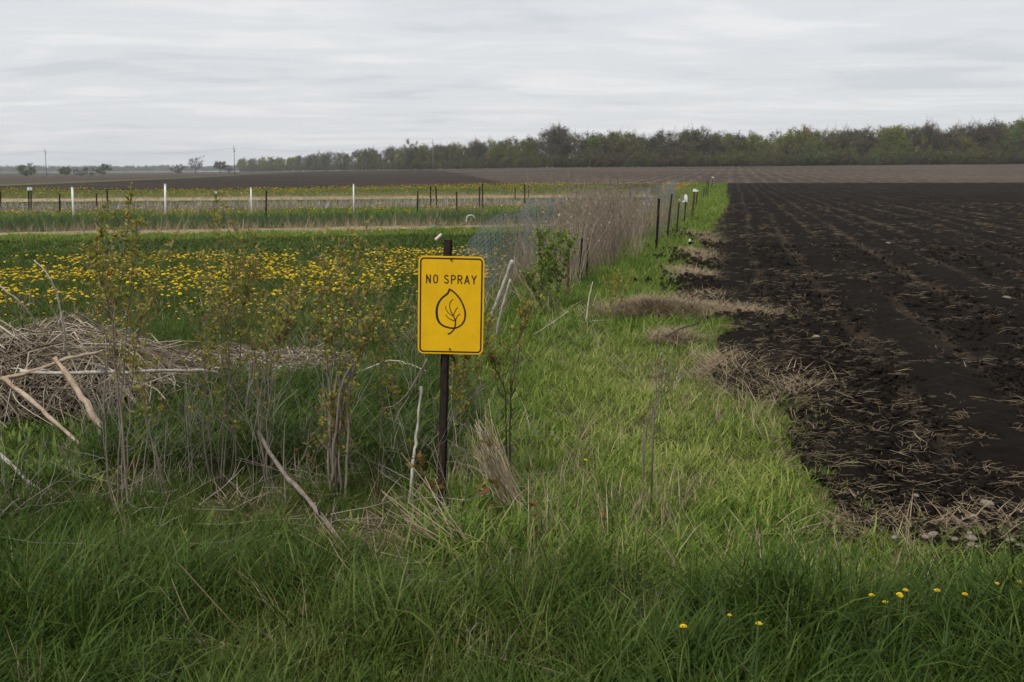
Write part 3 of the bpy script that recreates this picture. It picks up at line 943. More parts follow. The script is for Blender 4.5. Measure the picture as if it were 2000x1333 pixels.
# thicket of tall dry weeds along the fence
TX, TY = [], []
for _ in range(5200):
    y = g.uniform(13.2, 36)
    x0, x1 = net_x(y) + 0.02, 2.97 + 0.30 * (y - 20.9) if y < 21 else 2.97 + 0.232 * (y - 20.9)
    x = g.uniform(x0, x1 - 0.15)
    w = (0.16 + 0.84 * sm(0.040, 0.065, x / y)) * (1 - 0.6 * sm(0.118, 0.132, x / y))
    w *= float(sm(0.34, 0.58, vn(np.array([x * 1.3]), np.array([y * 0.8]), 69))[0]) + 0.12
    if g.random() < w * (1.0 if y < 27 else 0.35):
        TX.append(x)
        TY.append(y)
XY = np.column_stack([TX, TY])[:400]
put('dry_weed_thicket', XY, weedy, 0.84 + 1.0 * (fbm(XY[:, 0] * 1.1, XY[:, 1] * 0.9, 66) - 0.5), 0.5 + 1.0 * (fbm(XY[:, 0] * 1.2, XY[:, 1] * 0.7, 67) - 0.5), 'tall dry brown weed thicket between the fence lines', 'dead weeds', seed=66, tilt=0.07)
P = sample([(11, 34, 13)], 0.2, 68)
k = (P[:, 0] > net_x(P[:, 1]) - 0.1) & (P[:, 0] < net_x(P[:, 1]) + 1.1)
put('tangled_dry_grass', P[k], drys, 2.0, np.full(k.sum(), 0.5), 'dry grass tangled along the foot of the wire netting', 'dry grass', seed=67)

# ------------------------------------------------------------------ the sign
base = gp(862, 992)
bx, by = base[0], base[1]
root = empty('no_spray_sign', (bx, by, tz(bx, by)), 'yellow sign with NO SPRAY and a leaf emblem on a rusty post', 'sign', rot=(0, rad(2.0), 0))
PW, PH = 0.3048, 0.4572
psc = 0.457 / 189.0          # metres per photo pixel at the sign
pc = at(881.5, 595, by)
zc = (pc[2] - root.location.z)
xc = (pc[0] - bx) - zc * math.sin(rad(2.0))


def rrect(w, h, r, n=8):
    p = []
    for cx, cy, a0 in ((w / 2 - r, h / 2 - r, 0), (-w / 2 + r, h / 2 - r, 90), (-w / 2 + r, -h / 2 + r, 180), (w / 2 - r, -h / 2 + r, 270)):
        for k in range(n + 1):
            a = rad(a0 + 90 * k / n)
            p.append((cx + r * math.cos(a), cy + r * math.sin(a)))
    return p


mb = MB()
o_ = rrect(PW, PH, 0.026)
n_ = len(o_)
i_ = rrect(PW - 0.0016, PH - 0.0016, 0.0252)
v = [(x, -0.0012, z) for x, z in i_] + [(x, -0.0006, z) for x, z in o_] + [(x, 0.0008, z) for x, z in o_]
f = [tuple(range(n_))]
for a in range(2):
    for k in range(n_):
        k2 = (k + 1) % n_
        f.append((a * n_ + k, (a + 1) * n_ + k, (a + 1) * n_ + k2, a * n_ + k2))
f.append(tuple(2 * n_ + k for k in range(n_ - 1, -1, -1)))
mb.add(v, f)
panel = mb.build('panel', M['yellow'], root, smooth=False)
panel.location = (xc, -0.030, zc)
panel.rotation_euler = (0, rad(-0.7), 0)
mb = MB()
o_ = rrect(PW - 0.0150, PH - 0.0150, 0.0195)
i_ = rrect(PW - 0.0290, PH - 0.0290, 0.0130)
v = [(x, -0.0016, z) for x, z in o_] + [(x, -0.0016, z) for x, z in i_]
mb.add(v, [(k, n_ + k, n_ + (k + 1) % n_, (k + 1) % n_) for k in range(n_)])
mb.build('border', M['black'], panel, smooth=False)


def loc(zx, zy):
    """drawing units of the sign face -> panel metres"""
    d = np.array([zx - 118.0, zy - 215.0])
    m = np.array([[700.0, -26.0], [15.0, 1055.0]])
    a, b = np.linalg.solve(m, d)
    return np.array([(a - 0.5) * PW, (0.5 - b) * PH])


def smooth_pts(p, n=4):
    p = np.asarray(p, float)
    out = []
    for i in range(len(p) - 1):
        p0, p1, p2, p3 = p[max(i - 1, 0)], p[i], p[i + 1], p[min(i + 2, len(p) - 1)]
        for k in range(n):
            t = k / n
            out.append(0.5 * ((2 * p1) + (p2 - p0) * t + (2 * p0 - 5 * p1 + 4 * p2 - p3) * t * t + (3 * p1 - p0 - 3 * p2 + p3) * t ** 3))
    out.append(p[-1])
    return np.array(out)


def ribbon(mb, p, w, y):
    p = np.asarray(p, float)
    w = np.broadcast_to(np.asarray(w, float), (len(p),))
    t = np.gradient(p, axis=0)
    t /= np.linalg.norm(t, axis=1)[:, None] + 1e-12
    nrm = np.stack([-t[:, 1], t[:, 0]], 1)
    a, b = p + nrm * w[:, None] / 2, p - nrm * w[:, None] / 2
    v = [(q[0], y, q[1]) for q in a] + [(q[0], y, q[1]) for q in b]
    m = len(p)
    mb.add(v, [(k, m + k, m + k + 1, k + 1) for k in range(m - 1)])


def arc(cx, cy, rx, ry, a0, a1, n=14):
    return [(cx + rx * math.cos(rad(a0 + (a1 - a0) * k / n)), cy + ry * math.sin(rad(a0 + (a1 - a0) * k / n))) for k in range(n + 1)]


LET = {   # unit box: x 0..1, y 0..1 upward
    'N': [[(0, 0), (0, 1)], [(0, 1), (1, 0)], [(1, 0), (1, 1)]],
    'O': [arc(0.5, 0.62, 0.5, 0.38, 0, 180) + arc(0.5, 0.38, 0.5, 0.38, 180, 360) + [(1, 0.62)]],
    'S': [arc(0.5, 0.76, 0.47, 0.24, 15, 270, 16)[:-1] + [(0.5, 0.52)] + arc(0.5, 0.25, 0.5, 0.25, 90, -170, 16)[2:]],
    'P': [[(0, 0), (0, 1)], [(0, 1), (0.55, 1)] + arc(0.55, 0.735, 0.45, 0.265, 80, -80, 10) + [(0.55, 0.47), (0, 0.47)]],
    'R': [[(0, 0), (0, 1)], [(0, 1), (0.55, 1)] + arc(0.55, 0.745, 0.45, 0.255, 80, -80, 10) + [(0.55, 0.49), (0, 0.49)], [(0.5, 0.49), (1, 0)]],
    'A': [[(0, 0), (0.5, 1)], [(0.5, 1), (1, 0)], [(0.17, 0.32), (0.83, 0.32)]],
    'Y': [[(0, 1), (0.5, 0.48)], [(1, 1), (0.5, 0.48)], [(0.5, 0.5), (0.5, 0)]]}
ux, uz = PW / 700, PH / 1055
for ch, cx, cy, w in (('N', 220, 463, 38), ('O', 296, 465, 40), ('S', 411, 468, 38), ('P', 484, 470, 38), ('R', 554, 471, 40), ('A', 629, 473, 46), ('Y', 703, 474, 44)):
    mb = MB()
    c = loc(cx, cy)
    hh = 84
    for q, st in enumerate(LET[ch]):
        p = np.array([(c[0] + (a - 0.5) * w * ux, c[1] + (b - 0.5) * hh * uz) for a, b in st])
        d0, d1 = p[0] - p[1], p[-1] - p[-2]
        if ch not in 'OS':
            p[0] += d0 / np.linalg.norm(d0) * 0.0026
            p[-1] += d1 / np.linalg.norm(d1) * 0.0026
        ribbon(mb, p, 0.0058, -0.0016 - 0.00012 * q)
    mb.build('letter', M['black'], panel, smooth=False)


def lf(x, y):
    return loc((30 + x / 11.59) * 5.556, (90 + y / 11.59) * 5.556)


us_ = PW / 126.0 / 11.59
mb = MB()
out = [(565, 148), (560, 190), (535, 245), (490, 285), (430, 330), (370, 395), (320, 480), (292, 570), (283, 660), (288, 760), (312, 850), (355, 920), (420, 975), (510, 1010), (600, 1030), (680, 1030), (750, 1010), (820, 965), (870, 905), (903, 830), (917, 740), (912, 650), (890, 560), (850, 460), (800, 370), (740, 290), (670, 220), (610, 178), (560, 148)]
wd = [22, 42, 46, 44, 42, 42, 46, 50, 55, 54, 50, 44, 40, 38, 38, 36, 34, 34, 36, 38, 40, 40, 38, 36, 36, 36, 36, 38, 40]
ribbon(mb, smooth_pts([lf(*p) for p in out]), np.interp(np.linspace(0, 1, (len(out) - 1) * 4 + 1), np.linspace(0, 1, len(wd)), wd) * us_, -0.0016)
rib = [(525, 1165), (560, 1155), (610, 1120), (655, 1070), (685, 1000), (697, 930), (695, 860), (670, 790), (640, 735), (600, 650), (577, 570), (575, 500), (595, 440), (625, 400), (657, 375)]
wd = [46, 34, 30, 30, 30, 30, 30, 26, 24, 21, 20, 19, 18, 17, 17]
ribbon(mb, smooth_pts([lf(*p) for p in rib]), np.interp(np.linspace(0, 1, (len(rib) - 1) * 4 + 1), np.linspace(0, 1, len(wd)), wd) * us_, -0.00175)
for k, q in enumerate(([(630, 748), (560, 700), (510, 640), (485, 580), (487, 538)], [(690, 870), (600, 835), (530, 790), (478, 722)], [(655, 750), (675, 680), (710, 615), (752, 563)], [(703, 860), (725, 790), (760, 740), (802, 706)])):
    ribbon(mb, smooth_pts([lf(*p) for p in q]), 17 * us_, -0.0019 - 0.00012 * k)
mb.build('leaf_emblem', M['black'], panel, smooth=False)
for zx, zy in ((460, 262), (443, 1222)):
    mb = MB()
    c = loc(zx, zy)
    a6 = [(c[0] + 0.0045 * math.cos(k * PI / 3), c[1] + 0.0045 * math.sin(k * PI / 3)) for k in range(6)]
    mb.add([(x, -0.0012, z) for x, z in a6] + [(x, -0.0062, z) for x, z in a6], [(11, 10, 9, 8, 7, 6)] + [(k, (k + 1) % 6, 6 + (k + 1) % 6, 6 + k) for k in range(6)])
    mb.build('bolt', M['rust'], root).location = panel.location
# rusty channel post with punched studs
ptop = at(881, 468, by)[2] - root.location.z
mb = MB()
prof = [(-0.018, 0.014), (-0.018, 0.010), (-0.011, 0.010), (-0.008, -0.016), (0.008, -0.016), (0.011, 0.010), (0.018, 0.010), (0.018, 0.014), (0.008, 0.014), (0.0055, -0.012), (-0.0055, -0.012), (-0.008, 0.014)]
zs_ = np.linspace(-0.25, ptop, 24)
np_ = len(prof)
v, f = [], []
for k, z in enumerate(zs_):
    wob = 0.0015 * math.sin(k * 1.7)
    v += [(x * 1.12 + wob, y, z) for x, y in prof]
for k in range(len(zs_) - 1):
    for j in range(np_):
        j2 = (j + 1) % np_
        f.append((k * np_ + j, k * np_ + j2, (k + 1) * np_ + j2, (k + 1) * np_ + j))
f.append(tuple((len(zs_) - 1) * np_ + j for j in range(np_)))
mb.add(v, f)
post = mb.build('post', M['rust'], root, smooth=False)
mb = MB()
for z in np.arange(0.06, ptop - 0.02, 0.055):
    mb.box((0.0, -0.0175, z), (0.007, 0.003, 0.014))
mb.build('studs', M['rust'], post, smooth=False)['kind'] = 'stuff'

# ------------------------------------------------------------------ fences and posts
def tpost_mesh(name, h, mat, w=0.036):
    mb = MB()
    mb.box((0, 0.010, h / 2 - 0.1), (w, 0.006, h + 0.2))
    mb.box((0, -0.008, h / 2 - 0.1003), (0.007, 0.030, h + 0.2))
    for z in np.arange(0.12, h - 0.05, 0.11):
        mb.box((0, 0.0165, z), (0.010, 0.007, 0.02))
    return mb.mesh(name, mat, False)


TP = {'rust': tpost_mesh('post', 1.0, M['rust']), 'red': tpost_mesh('post', 1.0, M['rust_red']), 'dark': tpost_mesh('post', 1.0, M['steel_dark'])}


def post_at(xb, yb, xt, yt, kind, wid=1.0, parent=None, name='post'):
    b = gp(xb, yb)
    z = tz(b[0], b[1])
    t = at(xt, yt, b[1])
    o = bpy.data.objects.new(name, TP[kind])
    col.objects.link(o)
    h = t[2] - z
    o.location = (b[0], b[1], z)
    o.rotation_euler = (rng.normal(0, 0.03), math.atan2(t[0] - b[0], h), rng.uniform(-0.5, 0.5))
    o.scale = (wid, wid, h)
    if parent:
        o.parent = parent
    return o


fence = empty('wire_fence', (0, 0, 0), 'line of steel posts and wire netting running beside the tilled soil', 'fence')
for xb, yb, xt, yt, kd, w in ((1051, 596, 1064, 483, 'red', 0.8), (1110, 580, 1112, 486, 'red', 0.8), (1133, 556, 1137, 465, 'rust', 0.9), (1146, 546, 1149, 478, 'rust', 0.8),
                              (1281, 490, 1287, 388, 'rust', 1.5), (1303, 466, 1312, 379, 'dark', 1.3), (1322, 453, 1328, 396, 'dark', 1.2), (1336, 438, 1340, 391, 'dark', 1.2), (1351, 429, 1357, 370, 'red', 1.6), (1359, 405, 1362, 372, 'dark', 1.4),
                              (1373, 388, 1376, 366, 'dark', 1.4), (1377, 387, 1382, 352, 'dark', 1.4), (1381, 384, 1386, 349, 'dark', 1.4), (1389, 371, 1393, 346, 'red', 1.8)):
    p_ = post_at(xb, yb, xt, yt, kd, w, fence)
    if xb in (1351, 1359, 1389):
        mb = MB()
        mb.box((0, 0.004, 0.965), (0.07, 0.05, 0.09))
        mb.build('insulator_cap', M['white'], p_, smooth=False)
# white bag-like loop and plate on two of the posts
mb = MB()
c = at(1339, 388, gp(1336, 438)[1])
pr = [(-0.05, -0.11), (0.05, -0.11), (0.05, 0.07), (0.0, 0.14), (-0.05, 0.07)]
mb.add([(c[0] + x, c[1] - 0.03, c[2] + z) for x, z in pr] + [(c[0] + x, c[1] - 0.012, c[2] + z) for x, z in pr], [(0, 1, 2, 3, 4), (9, 8, 7, 6, 5)] + [(k, k + 5, (k + 1) % 5 + 5, (k + 1) % 5) for k in range(5)])
mb.build('insulator_plate', M['white'], fence, smooth=False)
mb = MB()
a, b = at(1327, 391, gp(1322, 453)[1]), at(1337, 392, gp(1336, 438)[1])
mb.tube(smooth_pts([a, (a + b) / 2 - np.array([0, 0, 0.06]), b]), 0.016, 6)
mb.build('wire_handle', M['white'], fence)

# netting: real wires, seen along the line
mb = MB()
seg = np.linalg.norm(np.diff(NETP, axis=0), axis=1)
cum = np.concatenate([[0], np.cumsum(seg)])
tt = np.arange(0, cum[-1], 0.05)
nx, ny = np.interp(tt, cum, NETP[:, 0]), np.interp(tt, cum, NETP[:, 1])
nx = nx + 0.05 * np.sin(tt * 1.1) + 0.12 * (fbm(tt * 0.6, tt * 0 + 2, 72) - 0.5)
nz = terr(nx, ny)
hgt = 0.70 + 0.36 * sm(0, 5, tt) + 0.05 * np.sin(tt * 0.9) + 0.10 * (fbm(tt * 0.5, tt * 0, 70) - 0.5)
VV, QQ = [], []
r_ = 0.0021


def wire_seg(a, b, r):
    k = len(VV)
    d = np.array([0.6, 0.8, 0]) * r if abs(b[2] - a[2]) > 0.3 else np.array([0, 0, 1]) * r
    e2 = np.array([0.8, -0.6, 0]) * r
    VV.extend([a - d, a + e2, a + d, b - d, b + e2, b + d])
    QQ.extend([(k, k + 1, k + 4, k + 3), (k + 1, k + 2, k + 5, k + 4), (k + 2, k, k + 3, k + 5)])


for x, y, z, h in zip(nx, ny, nz, hgt):
    lean = 0.10 * math.sin(y * 1.3) + rng.normal(0, 0.015)
    wire_seg(np.array([x, y, z]), np.array([x + lean, y, z + h]), r_)
for fr in np.linspace(0.03, 1.0, 15):
    for k in range(0, len(tt) - 3, 3):
        wire_seg(np.array([nx[k], ny[k], nz[k] + hgt[k] * fr]), np.array([nx[k + 3], ny[k + 3], nz[k + 3] + hgt[k + 3] * fr]), r_)
net = np_mesh('wire_mesh', np.array(VV), np.array(QQ), M['wire'], False)
net.parent = fence
net['kind'] = 'stuff'

# garden posts: dark steel ones and white plastic poles
ORD = ['leftmost', 'second', 'third', 'fourth', 'fifth', 'sixth', 'seventh', 'eighth', 'ninth', 'tenth', 'eleventh', 'twelfth', 'thirteenth', 'fourteenth', 'fifteenth']
gpst = [(1, 412, 0, 374, 'rust'), (56.5, 414, 55.5, 367, 'dark'), (61, 412, 60, 367, 'dark'), (117, 419, 116, 379, 'rust'), (189, 405, 188, 377, 'red'), (212, 411, 211, 372, 'rust'), (422, 405, 422, 375, 'dark'), (519, 430, 520, 372, 'dark'),
        (815, 415, 816, 374, 'rust'), (841, 408, 841, 363, 'rust'), (853, 410, 850, 364, 'rust'), (892, 415, 892, 375, 'rust'), (936, 408, 936, 366, 'rust'), (943, 410, 942, 359, 'rust'), (1006, 392, 1006, 367, 'rust'), (1025, 404, 1024, 359, 'rust'), (1033, 393, 1033, 363, 'rust')]
for k, (xb, yb, xt, yt, kd) in enumerate(gpst):
    o = post_at(xb, yb, xt, yt, kd, 1.5, None, 'garden_post')
    w = 'rusty' if kd in ('rust', 'red') else 'dark green'
    if k < 8:
        lab = f'thin {w} steel post, {ORD[k]} from the left among the garden posts' if k else f'thin {w} steel post, leftmost of all the garden posts'
    else:
        lab = f'{w} steel post behind the sign in the garden, {ORD[k - 8]}' + (' of that row' if k == 8 else ' from the left')
    tag(o, lab, 'post', 'dark garden posts')
    if k in (1, 2, 6):
        mb = MB()
        mb.box((0, 0, 0.95), (0.045, 0.045, 0.13))
        cp = mb.build('post_cap', M['white'], o, smooth=False)
for k, (xb, yb, xt, yt, w, lab) in enumerate(((144, 425, 141, 366, 0.036, 'white plastic pole in the garden, leftmost of the four white poles'), (323.5, 423, 322.5, 360, 0.036, 'thick white plastic pole, second from the left in the garden'),
                                             (491.5, 418, 490, 367, 0.026, 'white plastic pole, third from the left in the garden'), (691, 416, 690.5, 360, 0.026, 'thin white plastic pole nearest the sign in the garden'))):
    b = gp(xb, yb)
    t = at(xt, yt, b[1])
    r0 = empty('white_pole', (b[0], b[1], tz(b[0], b[1])), lab, 'pole', 'white garden poles')
    mb = MB()
    top = t - np.array(r0.location)
    mb.tube(np.array([(0, 0, -0.2), top * 0.5, top]), w, 10)
    mb.build('pipe', M['white'], r0)
    mb = MB()
    mb.tube(np.array([top - [0, 0, 0.03], top + [0, 0, 0.004]]), w * 1.15, 10)
    mb.build('end_cap', M['white'], r0)


# ------------------------------------------------------------------ sticks and branches
def stick(name, pts, r0, r1, mat, label, cat='branch', jit=0.006, sides=7, knots=0):
    """pts: (photo x, photo y, distance)"""
    p = smooth_pts([at(*q) for q in pts], 5)
    p = p + rng.normal(0, jit * 0.35, p.shape)
    o = np.array([p[:, 0].mean(), p[:, 1].mean(), p[:, 2].min()])
    mb = MB()
    rr_ = np.linspace(r0, r1, len(p)) * (1 + 0.10 * rng.standard_normal(len(p)))
    mb.tube(p - o, rr_, sides)
    for k in range(knots):
        i = rng.integers(1, len(p) - 1)
        d = rng.standard_normal(3) * 0.5
        d[2] = abs(d[2]) * 0.6
        ln = rng.uniform(0.05, 0.22)
        q = p[i] - o
        mb.tube(np.array([q, q + d * ln * 0.5 + [0, 0, 0.01], q + d * ln]), [rr_[i] * 0.5, rr_[i] * 0.35, rr_[i] * 0.18], 5)
    ob = mb.build(name, mat, None, tuple(o))
    return tag(ob, label, cat)


stick('broken_branch', [(-60, 752, 6.25), (40, 732, 6.2), (130, 702, 6.25), (207, 685, 6.4)], 0.015, 0.010, M['tanwood'], 'pale tan branch slanting up across the front of the brush pile')
stick('bleached_branch', [(40, 726, 6.2), (150, 729, 6.25), (300, 726, 6.6), (400, 724, 6.9), (442, 734, 7.0)], 0.014, 0.009, M['bleached'], 'long bleached white branch lying level across the brush pile', knots=5)
stick('split_stalk', [(108, 700, 6.2), (140, 745, 6.1), (175, 800, 6.0), (215, 872, 5.85)], 0.014, 0.024, M['tanwood'], 'thick pinkish split stalk leaning down from the brush pile', knots=2, jit=0.012)
stick('broken_branch', [(5, 738, 6.15), (70, 790, 5.95), (130, 845, 5.8), (192, 900, 5.6)], 0.014, 0.011, M['tanwood'], 'tan branch sloping down right from the brush pile to the grass')
stick('broken_branch', [(-30, 862, 5.2), (50, 935, 5.0), (110, 985, 4.8), (150, 1024, 4.7)], 0.012, 0.009, M['bleached'], 'straight pale stick slanting into the grass at the left edge')
stick('bleached_branch', [(172, 953, 5.1), (205, 962, 5.1), (245, 985, 5.05), (280, 1003, 5.0), (318, 1003, 5.0), (340, 965, 5.0)], 0.017, 0.009, M['bleached'], 'curved whitish branch lying in grass below the leftmost sapling', knots=3)
stick('bare_stick', [(66, 508, 6.6), (95, 540, 6.6), (112, 580, 6.65), (124, 640, 6.7), (128, 690, 6.8)], 0.004, 0.008, M['bleached'], 'thin pale twig standing up out of the brush pile')
stick('bare_stick', [(-10, 552, 6.3), (20, 575, 6.3), (48, 600, 6.35), (75, 640, 6.5)], 0.004, 0.007, M['bleached'], 'thin pale twig at the left edge above the brush pile', knots=1)
stick('leaning_branch', [(505, 845, 5.1), (545, 912, 4.8), (600, 975, 4.5), (665, 1055, 4.2), (750, 1158, 3.85)], 0.010, 0.012, M['bark'], 'long brown stick leaning through the grass left of the sign', knots=3)
stick('weathered_pole', [(1001, 509, 9.6), (985, 552, 9.7), (968, 598, 9.8), (955, 628, 9.9)], 0.018, 0.026, M['bleached'], 'thicker bleached pole leaning just right of the sign')
stick('weathered_pole', [(997, 546, 9.4), (985, 590, 9.5), (975, 628, 9.6), (969, 664, 9.7)], 0.012, 0.017, M['bleached'], 'thinner bleached pole leaning just right of the sign')
stick('bare_stick', [(822, 756, 5.0), (815, 840, 4.95), (806, 905, 4.9), (798, 1000, 4.8)], 0.006, 0.008, M['bleached'], 'pale dead stick standing close left of the sign post')
stick('bare_stick', [(742, 800, 5.4), (760, 795, 5.4), (775, 790, 5.4), (800, 762, 5.4), (835, 700, 5.4)], 0.003, 0.006, M['bark'], 'crooked grey twig between the stem bundle and the sign post')
stick('fallen_branch', [(1300, 657, 9.3), (1335, 640, 9.5), (1365, 632, 9.7)], 0.012, 0.006, M['bark_dark'], 'dark twig lying in front of the straw heap', knots=3)
stick('fallen_stalk', [(670, 1218, 3.62), (740, 1190, 3.7), (830, 1160, 3.8), (855, 1165, 3.85)], 0.005, 0.004, M['tanwood'], 'tan stalk lying in the foreground grass below the sign')
stick('fallen_stalk', [(690, 732, 7.3), (760, 705, 7.4), (800, 712, 7.4), (832, 726, 7.3)], 0.006, 0.004, M['bleached'], 'pale arched stalk behind the stem bundle left of the sign')
stick('fallen_stalk', [(625, 940, 5.3), (690, 915, 5.3), (740, 908, 5.3), (790, 912, 5.3), (840, 930, 5.2)], 0.006, 0.004, M['bleached'], 'pale bent stalk lying in grass left of the sign post base')
stick('fallen_stalk', [(1100, 640, 10.6), (1130, 632, 10.6), (1180, 625, 10.5)], 0.006, 0.004, M['bleached'], 'pale stalk lying in the verge right of the sign', knots=3)
stick('fallen_stalk', [(1040, 655, 9.8), (1065, 640, 9.8), (1110, 608, 9.8)], 0.005, 0.003, M['bleached'], 'pale stalk slanting in the verge near the rusty posts', knots=2)
stick('fallen_stalk', [(1145, 625, 10.3), (1150, 585, 10.35), (1158, 550, 10.4)], 0.008, 0.004, M['bleached'], 'upright pale stalk in the verge beside the yellowish sapling')
stick('cut_stub', [(1262, 1345, 2.95), (1261, 1320, 2.95), (1262, 1303, 2.96)], 0.009, 0.007, M['bark'], 'cut grey twig stub at the bottom edge of the picture')

# bunch of dry stalks leaning right of the post, and dead stalks over the mound
def dry_bunch(name, label, n, bpx, tpx, Y, sp):
    mb = MB()
    for k in range(n):
        b = at(bpx[0] + rng.normal(0, sp), bpx[1] + rng.normal(0, sp * 0.5), Y + rng.normal(0, 0.05))
        t = at(tpx[0] + rng.normal(0, sp * 1.3), tpx[1] + rng.normal(0, sp * 2.2), Y + rng.normal(0, 0.12))
        m_2 = (b + t) / 2 + rng.normal(0, 0.02, 3)
        mb.tube(smooth_pts([b, m_2, t], 3), np.linspace(0.0030, 0.0015, 7), 4, 0, rng.uniform(0.45, 1), False)
    o = mb.build(name, M['dry_i'])
    return tag(o, label, 'dry stalks', kind='stuff')


M['dry_i'] = leafy('dry_stalk_bunch', DRY, 0.1, 0.7, 0.2, inst=False)
dry_bunch('dry_stalk_bunch', 'leaning bunch of straw coloured stalks right of the sign post', 75, (1005, 990), (942, 858), 4.6, 13)
dry_bunch('dry_stalk_bunch', 'straw coloured stalks lying across the grass mound below the sign', 40, (945, 1130), (800, 1005), 4.05, 26)
dry_bunch('dry_stalk_bunch', 'upright straw coloured stalks in the grass right of the mound', 26, (1085, 1100), (1062, 985), 4.15, 22)
dry_bunch('dry_stalk_bunch', 'flattened tan stalks at the bottom left of the picture', 34, (470, 1290), (330, 1250), 3.25, 40)
dry_bunch('dry_stalk_bunch', 'flattened tan stalks in front of the leaning stick', 24, (760, 1170), (640, 1130), 3.85, 26)

# ------------------------------------------------------------------ brush pile
shade_core = np.meshgrid(np.linspace(-4.6, -0.6, 70), np.linspace(6.1, 9.0, 44))
hx = pile_h(shade_core[0], shade_core[1])
zc_ = terr(shade_core[0], shade_core[1]) + hx * 0.80 - 0.03 + 0.05 * (fbm(shade_core[0] * 6, shade_core[1] * 6, 81) - 0.5) * (hx > 0.02)
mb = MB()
mb.add(np.stack([shade_core[0], shade_core[1], zc_], -1).reshape(-1, 3), grid_quads(*shade_core[0].shape), 1, 0.1)  # clod-dark filler blocks see-through; its colour stands in for shade under the stalks
g = np.random.default_rng(82)
bx_, by_ = g.uniform(-4.5, -0.75, 14000), g.uniform(6.15, 8.9, 14000)
bh_ = pile_h(bx_, by_)
ok = (bh_ > 0.03) & (np.abs(bx_) < 0.62 * by_) & ~((by_ < 6.75) & (bx_ < -2.2) & (g.random(14000) < 0.72))
bx_, by_, bh_ = bx_[ok][:3900], by_[ok][:3900], bh_[ok][:3900]
nb = len(bx_)
bl_ = np.where(bh_ > 0.2, g.uniform(0.25, 1.1, nb), g.uniform(0.15, 0.6, nb))
ba_ = g.normal(0, 1.1, nb) + np.where(bx_ < -2.4, -0.12, 0.05)
q = (np.array([0, 0.33, 0.66, 1]) - 0.5)[None, :] * bl_[:, None]
bow = g.normal(0, 0.10, nb)[:, None] * bl_[:, None] * np.array([0, 1, 1, 0])[None, :]
xs = bx_[:, None] + q * np.cos(ba_)[:, None] - bow * np.sin(ba_)[:, None]
ys = by_[:, None] + q * np.sin(ba_)[:, None] + bow * np.cos(ba_)[:, None]
zs2 = terr(xs, ys) + np.maximum(pile_h(xs, ys), bh_[:, None] * 0.55) * g.uniform(0.78, 1.14, nb)[:, None] + 0.02 + g.normal(0, 0.03, (nb, 4))
zs2[:, -1] += np.where(g.random(nb) < 0.10, g.uniform(0.03, 0.18, nb), 0)
for k in range(nb):
    r0 = 0.0012 + 0.0065 * g.random() ** 3
    mb.tube(np.column_stack([xs[k], ys[k], zs2[k]]), [r0, r0, r0 * 0.9, r0 * 0.6], 4, 0, None, False)
for k in range(48):           # thicker limbs poking out of the heap
    i = int(g.integers(nb))
    ln = g.uniform(0.4, 1.3)
    a = g.uniform(-PI, PI)
    c = np.array([bx_[i], by_[i], tz(bx_[i], by_[i]) + bh_[i]])
    d = np.array([math.cos(a), 0.6 * math.sin(a), g.uniform(-0.2, 0.2)]) * ln / 2
    r0 = g.uniform(0.004, 0.010)
    mb.tube(smooth_pts([c - d, c + g.normal(0, 0.04, 3), c + d], 3), np.linspace(r0, r0 * 0.4, 7), 5, 0, g.uniform(0.5, 1.0), False)
for k in range(200):          # stalks hanging down the front of the pile
    x = g.uniform(-4.0, -2.25)
    y0 = 7.35 - 1.1 * math.sqrt(max(0, 1 - ((x + 3.25) / 1.2) ** 2)) + g.uniform(-0.1, 0.25)
    z1 = g.uniform(0.12, 0.42)
    t = np.array([x + g.normal(0, 0.25), y0 + 0.1, z1])
    b = np.array([x + g.normal(0.1, 0.2), y0 - g.uniform(0.05, 0.25), g.uniform(0.0, 0.12)])
    r0 = g.uniform(0.002, 0.006)
    mb.tube(smooth_pts([t, (t + b) / 2 + g.normal(0, 0.05, 3), b], 3), np.linspace(r0, r0 * 0.6, 7), 4, 0, None, False)
tag(mb.build('brush_pile', [M['brush'], M['clod']]), 'grey brown heap of dead stalks and brush at the left edge', 'brush pile', kind='stuff')


# ------------------------------------------------------------------ saplings and seedlings
def leaf(mb, p, d, size, rnd, mi=0):
    d = d / (np.linalg.norm(d) + 1e-9)
    s = np.cross(d, rng.standard_normal(3))
    s /= np.linalg.norm(s) + 1e-9
    nrm = np.cross(d, s)
    w = size * 0.24
    v = [p, p + d * size * 0.45 + s * w + nrm * size * 0.05, p + d * size, p + d * size * 0.45 - s * w + nrm * size * 0.05]
    mb.add(v, [(0, 1, 2, 3)], mi, rnd)


